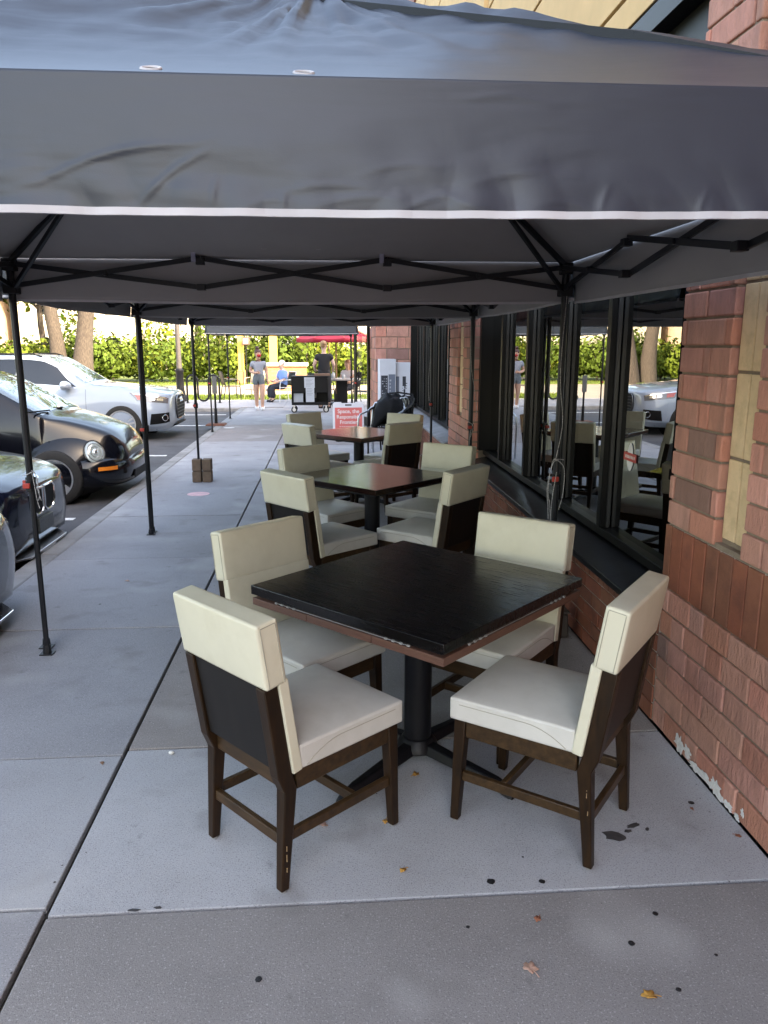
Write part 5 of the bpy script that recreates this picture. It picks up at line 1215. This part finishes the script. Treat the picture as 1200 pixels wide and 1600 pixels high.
# ================================================================== GREENERY AND BACKDROP
def leafq(mb,p,s,n,t):
    mb.t=t; a=n.orthogonal().normalized(); b=n.cross(a); q=random.uniform(0,6.28); u=a*math.cos(q)+b*math.sin(q); v=n.cross(u)
    mb.f([mb.v(p-u*s*.5),mb.v(p+v*s*.32),mb.v(p+u*s*.6),mb.v(p-v*s*.32)])
def rv(): 
    while 1:
        v=Vector((random.uniform(-1,1),random.uniform(-1,1),random.uniform(-1,1)))
        if .05<v.length<1: return v.normalized()
mb=MB(); random.seed(3)
clumps=[]
x=-34
while x<14:
    w_=random.uniform(.7,1.5); hgt=random.uniform(1.4,2.6) if random.random()<.8 else random.uniform(2.8,3.7)
    clumps.append((x,random.uniform(36.8,39.3),w_,hgt,random.choice([(1.0,1,1),(1.2,1.15,1),(.85,.9,.9),(1.3,1.1,.8),(.72,.82,.85)]))); x+=random.uniform(.28,.6)
for cx,cy,w_,hgt,tn in clumps:
    for k in range(int(640)):
        d=rv(); rr=random.uniform(.55,1.05); bump=1+.35*noise.noise(d*2.1+Vector((cx,cy,0)))
        p=Vector((cx+d.x*w_*rr*bump,cy+d.y*w_*.9*rr*bump,hgt*.5+d.z*hgt*.52*rr*bump))
        if p.z<.05: p.z=random.uniform(.05,.5)
        n=(d+rv()*.7).normalized(); q_=random.uniform(.78,1.22); leafq(mb,p,random.uniform(.13,.27),n,tuple(c*q_ for c in tn)+(1,))
hd=thing('hedge','long bright green leafy hedge behind the far road','hedge',(0,0,0))
mb.build('leaves',M_LEAFG,hd,smooth=False)
mb=MB()
for cx,cy,w_,hgt,tn in clumps[::2]:
    for k in range(3): mb.tube([(cx,cy,-.1),(cx+random.uniform(-.2,.2),cy,hgt*.4),(cx+random.uniform(-.6,.6),cy+random.uniform(-.3,.3),hgt*.85)],[.03,.02,.008],5)
mb.build('stem',M_BARK,hd)
def tree(x,y,r,h,lean,label,crown=True,seed=0,dense=1.0):
    random.seed(seed); t=thing('tree',label,'tree',(x,y,-.1),0,'trees behind the hedge and road')
    mb=MB(); pts=[]; rs=[]
    for k in range(9):
        q=k/8; pts.append(Vector((lean*q*h*.5+.12*noise.noise(Vector((seed,q*3,0))),.15*noise.noise(Vector((seed+9,q*3,0))),q*h*.62))); rs.append(r*(1.35-.35*min(1,q*6) if q<.17 else 1-.45*q))
    mb.tube(pts,rs,14); tips=[]
    for k in range(8):
        i=random.randint(5,8); a=random.uniform(0,6.28); l=random.uniform(.25,.42)*h; e=pts[i]+Vector((math.cos(a)*l*.75,math.sin(a)*l*.75,l*random.uniform(.45,.9))); m_=pts[i].lerp(e,.5)+Vector((0,0,.06*h*random.random()))
        mb.tube([pts[i],m_,e],[rs[i]*.55,rs[i]*.3,.03],8); tips+= [m_,e]
    tr_=mb.build('trunk',M_BARK,t,ang=80)
    if crown:
        mb=MB(); tn=random.choice([(1,1,1),(.75,.85,.9),(1.2,1.1,.9)])
        for e in tips+[pts[-1]+Vector((0,0,.2*h))]:
            for c_ in range(3):
                cc=e+rv()*random.uniform(.2,.14*h); R_=random.uniform(.09,.16)*h; br_=random.uniform(.65,1.25)
                for k in range(int(70*dense)):
                    d=rv(); p=cc+d*R_*random.uniform(.5,1.05); leafq(mb,p,random.uniform(.22,.42),(d+rv()*.8).normalized(),tuple(q*br_*random.uniform(.75,1.25) for q in tn)+(1,))
        mb.build('crown',M_LEAFG,t,smooth=False)
    return t
tree(-11.9,35.9,.34,13,-.05,'thick upright tree trunk left of the leaning one, before the hedge',seed=11)
tree(-10.9,35.7,.40,14,.16,'thick tree trunk leaning towards the street, before the hedge',seed=12)
tree(-16.5,40.5,.22,10,.03,'slim tree behind the hedge at the far end of the road',seed=13)
tree(-14.2,41,.18,9,-.04,'slender tree behind the hedge, left of the two thick trunks',seed=14)
tree(-6.8,42,.2,10,.05,'slim tree behind the hedge, before the pale far house',seed=15)
tree(-1.2,41.5,.24,9.5,-.02,'leafy tree rising behind the hedge above the red umbrella',seed=17)
tree(3.6,41,.22,9,.05,'leafy tree behind the hedge at the building corner',seed=18)
tree(-21,41,.25,11,.0,'tree behind the hedge at the far left street end',seed=19)
tree(-27,39,.3,12,.05,'broad tree beyond the road, farthest from the building',seed=20)
for i_,(x_,y_,h_) in enumerate(((-17.5,-9,10.5),(-19,-1,11.5),(-18,7.5,10.5),(-20,16,12),(-21,25.5,11))):  # row out of view, added to cut low sky light from the left
    tree(x_,y_,.3,h_,.03*(-1)**i_,('unseen tree added across the parking lot against low sky light, '+('behind the viewer','level with the viewer','opposite the black rounded car','opposite the white SUV','nearest the hedge')[i_]),seed=30+i_,dense=1.3)
# far houses
def house(x,y,w_,h,d,label,wm,rm,nw):
    b=thing('house',label,'house',(x,y,-.1)); mb=MB(); mb.b2((-w_/2,0,0),(w_/2,d,h)); mb.build('wall',wm,b,smooth=False)
    mb=MB(); mb.poly([(-w_/2-.4,-.5,h),(w_/2+.4,-.5,h),(w_/2+.4,d/2,h+1.7),(-w_/2-.4,d/2,h+1.7)],(0,0,.15)); mb.poly([(-w_/2-.4,d+.5,h),(w_/2+.4,d+.5,h),(w_/2+.4,d/2+.01,h+1.7),(-w_/2-.4,d/2+.01,h+1.7)],(0,0,.15)); mb.build('roof',rm,b,smooth=False)
    for i in range(nw):
        for z in ((1.0,3.8) if h>5 else (1.1,)):
            xx=-w_/2+(i+.5)*w_/nw; mb=MB(); mb.b2((xx-.6,-.05,z),(xx+.6,.0,z+1.4)); o=mb.build('window',mat('house_trim',(.7,.68,.63),.7),b,smooth=False)
            mb=MB(); mb.b2((xx-.5,-.07,z+.1),(xx+.5,-.052,z+1.3)); mb.build('pane',M_CARGL,o,smooth=False)
house(-13,58,18,5.4,9,'wide pale house with brown roof glimpsed over the hedge',mat('pale_siding',(.50,.45,.38),.85,var=.05),mat('brown_shingle',(.16,.11,.09),.9,var=.2),4)
house(-30,56,14,5.6,9,'two storey tan house far left behind the trees',mat('tan_siding',(.48,.36,.27),.85,var=.05),mat('brown_shingle',(.16,.11,.09),.9),4)
house(4,60,12,5.6,9,'two storey cream house hidden behind the trees by the umbrella',mat('cream_siding',(.6,.52,.42),.85,var=.05),mat('brown_shingle',(.16,.11,.09),.9),3)

# ================================================================== SMALL THINGS ON THE GROUND
random.seed(5)
def dead_leaf(x,y,s,col,label,curl=.4):
    mb=MB(); pts=[]; n=18; rot=random.uniform(0,6.28)
    c0=mb.v((0,0,.004))
    ring=[]
    for k in range(n):
        a=2*math.pi*k/n; q=s*(.62+.38*abs(math.cos(a*2.5)))*random.uniform(.8,1.1); ring.append(mb.v((q*math.cos(a),q*.8*math.sin(a),.003+curl*abs(q*math.sin(a))*random.uniform(.4,1.0))))
    for k in range(n): mb.f([c0,ring[k],ring[(k+1)%n]])
    mb.tube([(0,0,.004),(-s*.9,.1*s,.006),(-s*1.5,.2*s,.003)],.0012,5)
    o=mb.build('dead_leaf',mat('leaf_'+col,{'gold':(.48,.24,.05),'brown':(.26,.13,.07),'pink':(.50,.30,.22),'rust':(.30,.11,.06)}[col],.7,var=.35,vscale=70),None,(x,y,0),ang=20); o.rotation_euler=(0,0,rot)
    q=o.modifiers.new('s','SOLIDIFY'); q.thickness=.0008
    tag(o,label,'leaf','dry leaves on the sidewalk')
dead_leaf(.22,2.162,.014,'gold','small golden leaf on the pale slab near the slab edge, below the table')
dead_leaf(-.037,2.42,.018,'pink','pale curled leaf on the slab beside the front-left chair leg')
dead_leaf(.524,1.741,.024,'pink','large pinkish curled leaf on the near dark slab')
dead_leaf(.808,1.63,.021,'gold','flat tan leaf on the near slab, closest to the viewer')
dead_leaf(.593,1.919,.013,'rust','small rust leaf on the dark slab just below the pale slab')
dead_leaf(.182,2.425,.015,'gold','yellow leaf tucked at the front leg of the left chair')
dead_leaf(.325,2.721,.018,'gold','yellow leaf lying under the black table base')
dead_leaf(1.385,2.254,.012,'rust','reddish leaf on the ground at the foot of the brick pier')
dead_leaf(1.30,2.42,.009,'rust','tiny rust leaf on the slab beside the peeling wall paint')
dead_leaf(-.93,2.9,.012,'brown','brown leaf scrap on the slab edge beside the long joint')
dead_leaf(-1.45,5.4,.02,'pink','pale leaf on the walkway past the second tent leg')
def sticker(x,y,r,m,label):
    mb=MB(); mb.lathe([(r,.0012),(r,.0022)],(0,0,0),28); tag(mb.build('floor_sticker',m,None,(x,y,.001)),label,'sticker')
sticker(-1.477,8.72,.125,mat('pink_sticker',(.72,.42,.43),.6,var=.2,vscale=12),'round faded pink floor sticker on the walkway by the paver weights')
sticker(-2.02,16.0,.11,mat('white_sticker',(.66,.66,.66),.6,var=.1),'round white floor sticker near the kerb under the far tent')
mb=MB(); mb.ell((0,0,.006),(.012,.009,.007),10,6); tag(mb.build('pebble',mat('white_stone',(.7,.69,.66),.8),None,(-.665,2.954,0)),'small white pebble on the pale slab behind the left chair','pebble')
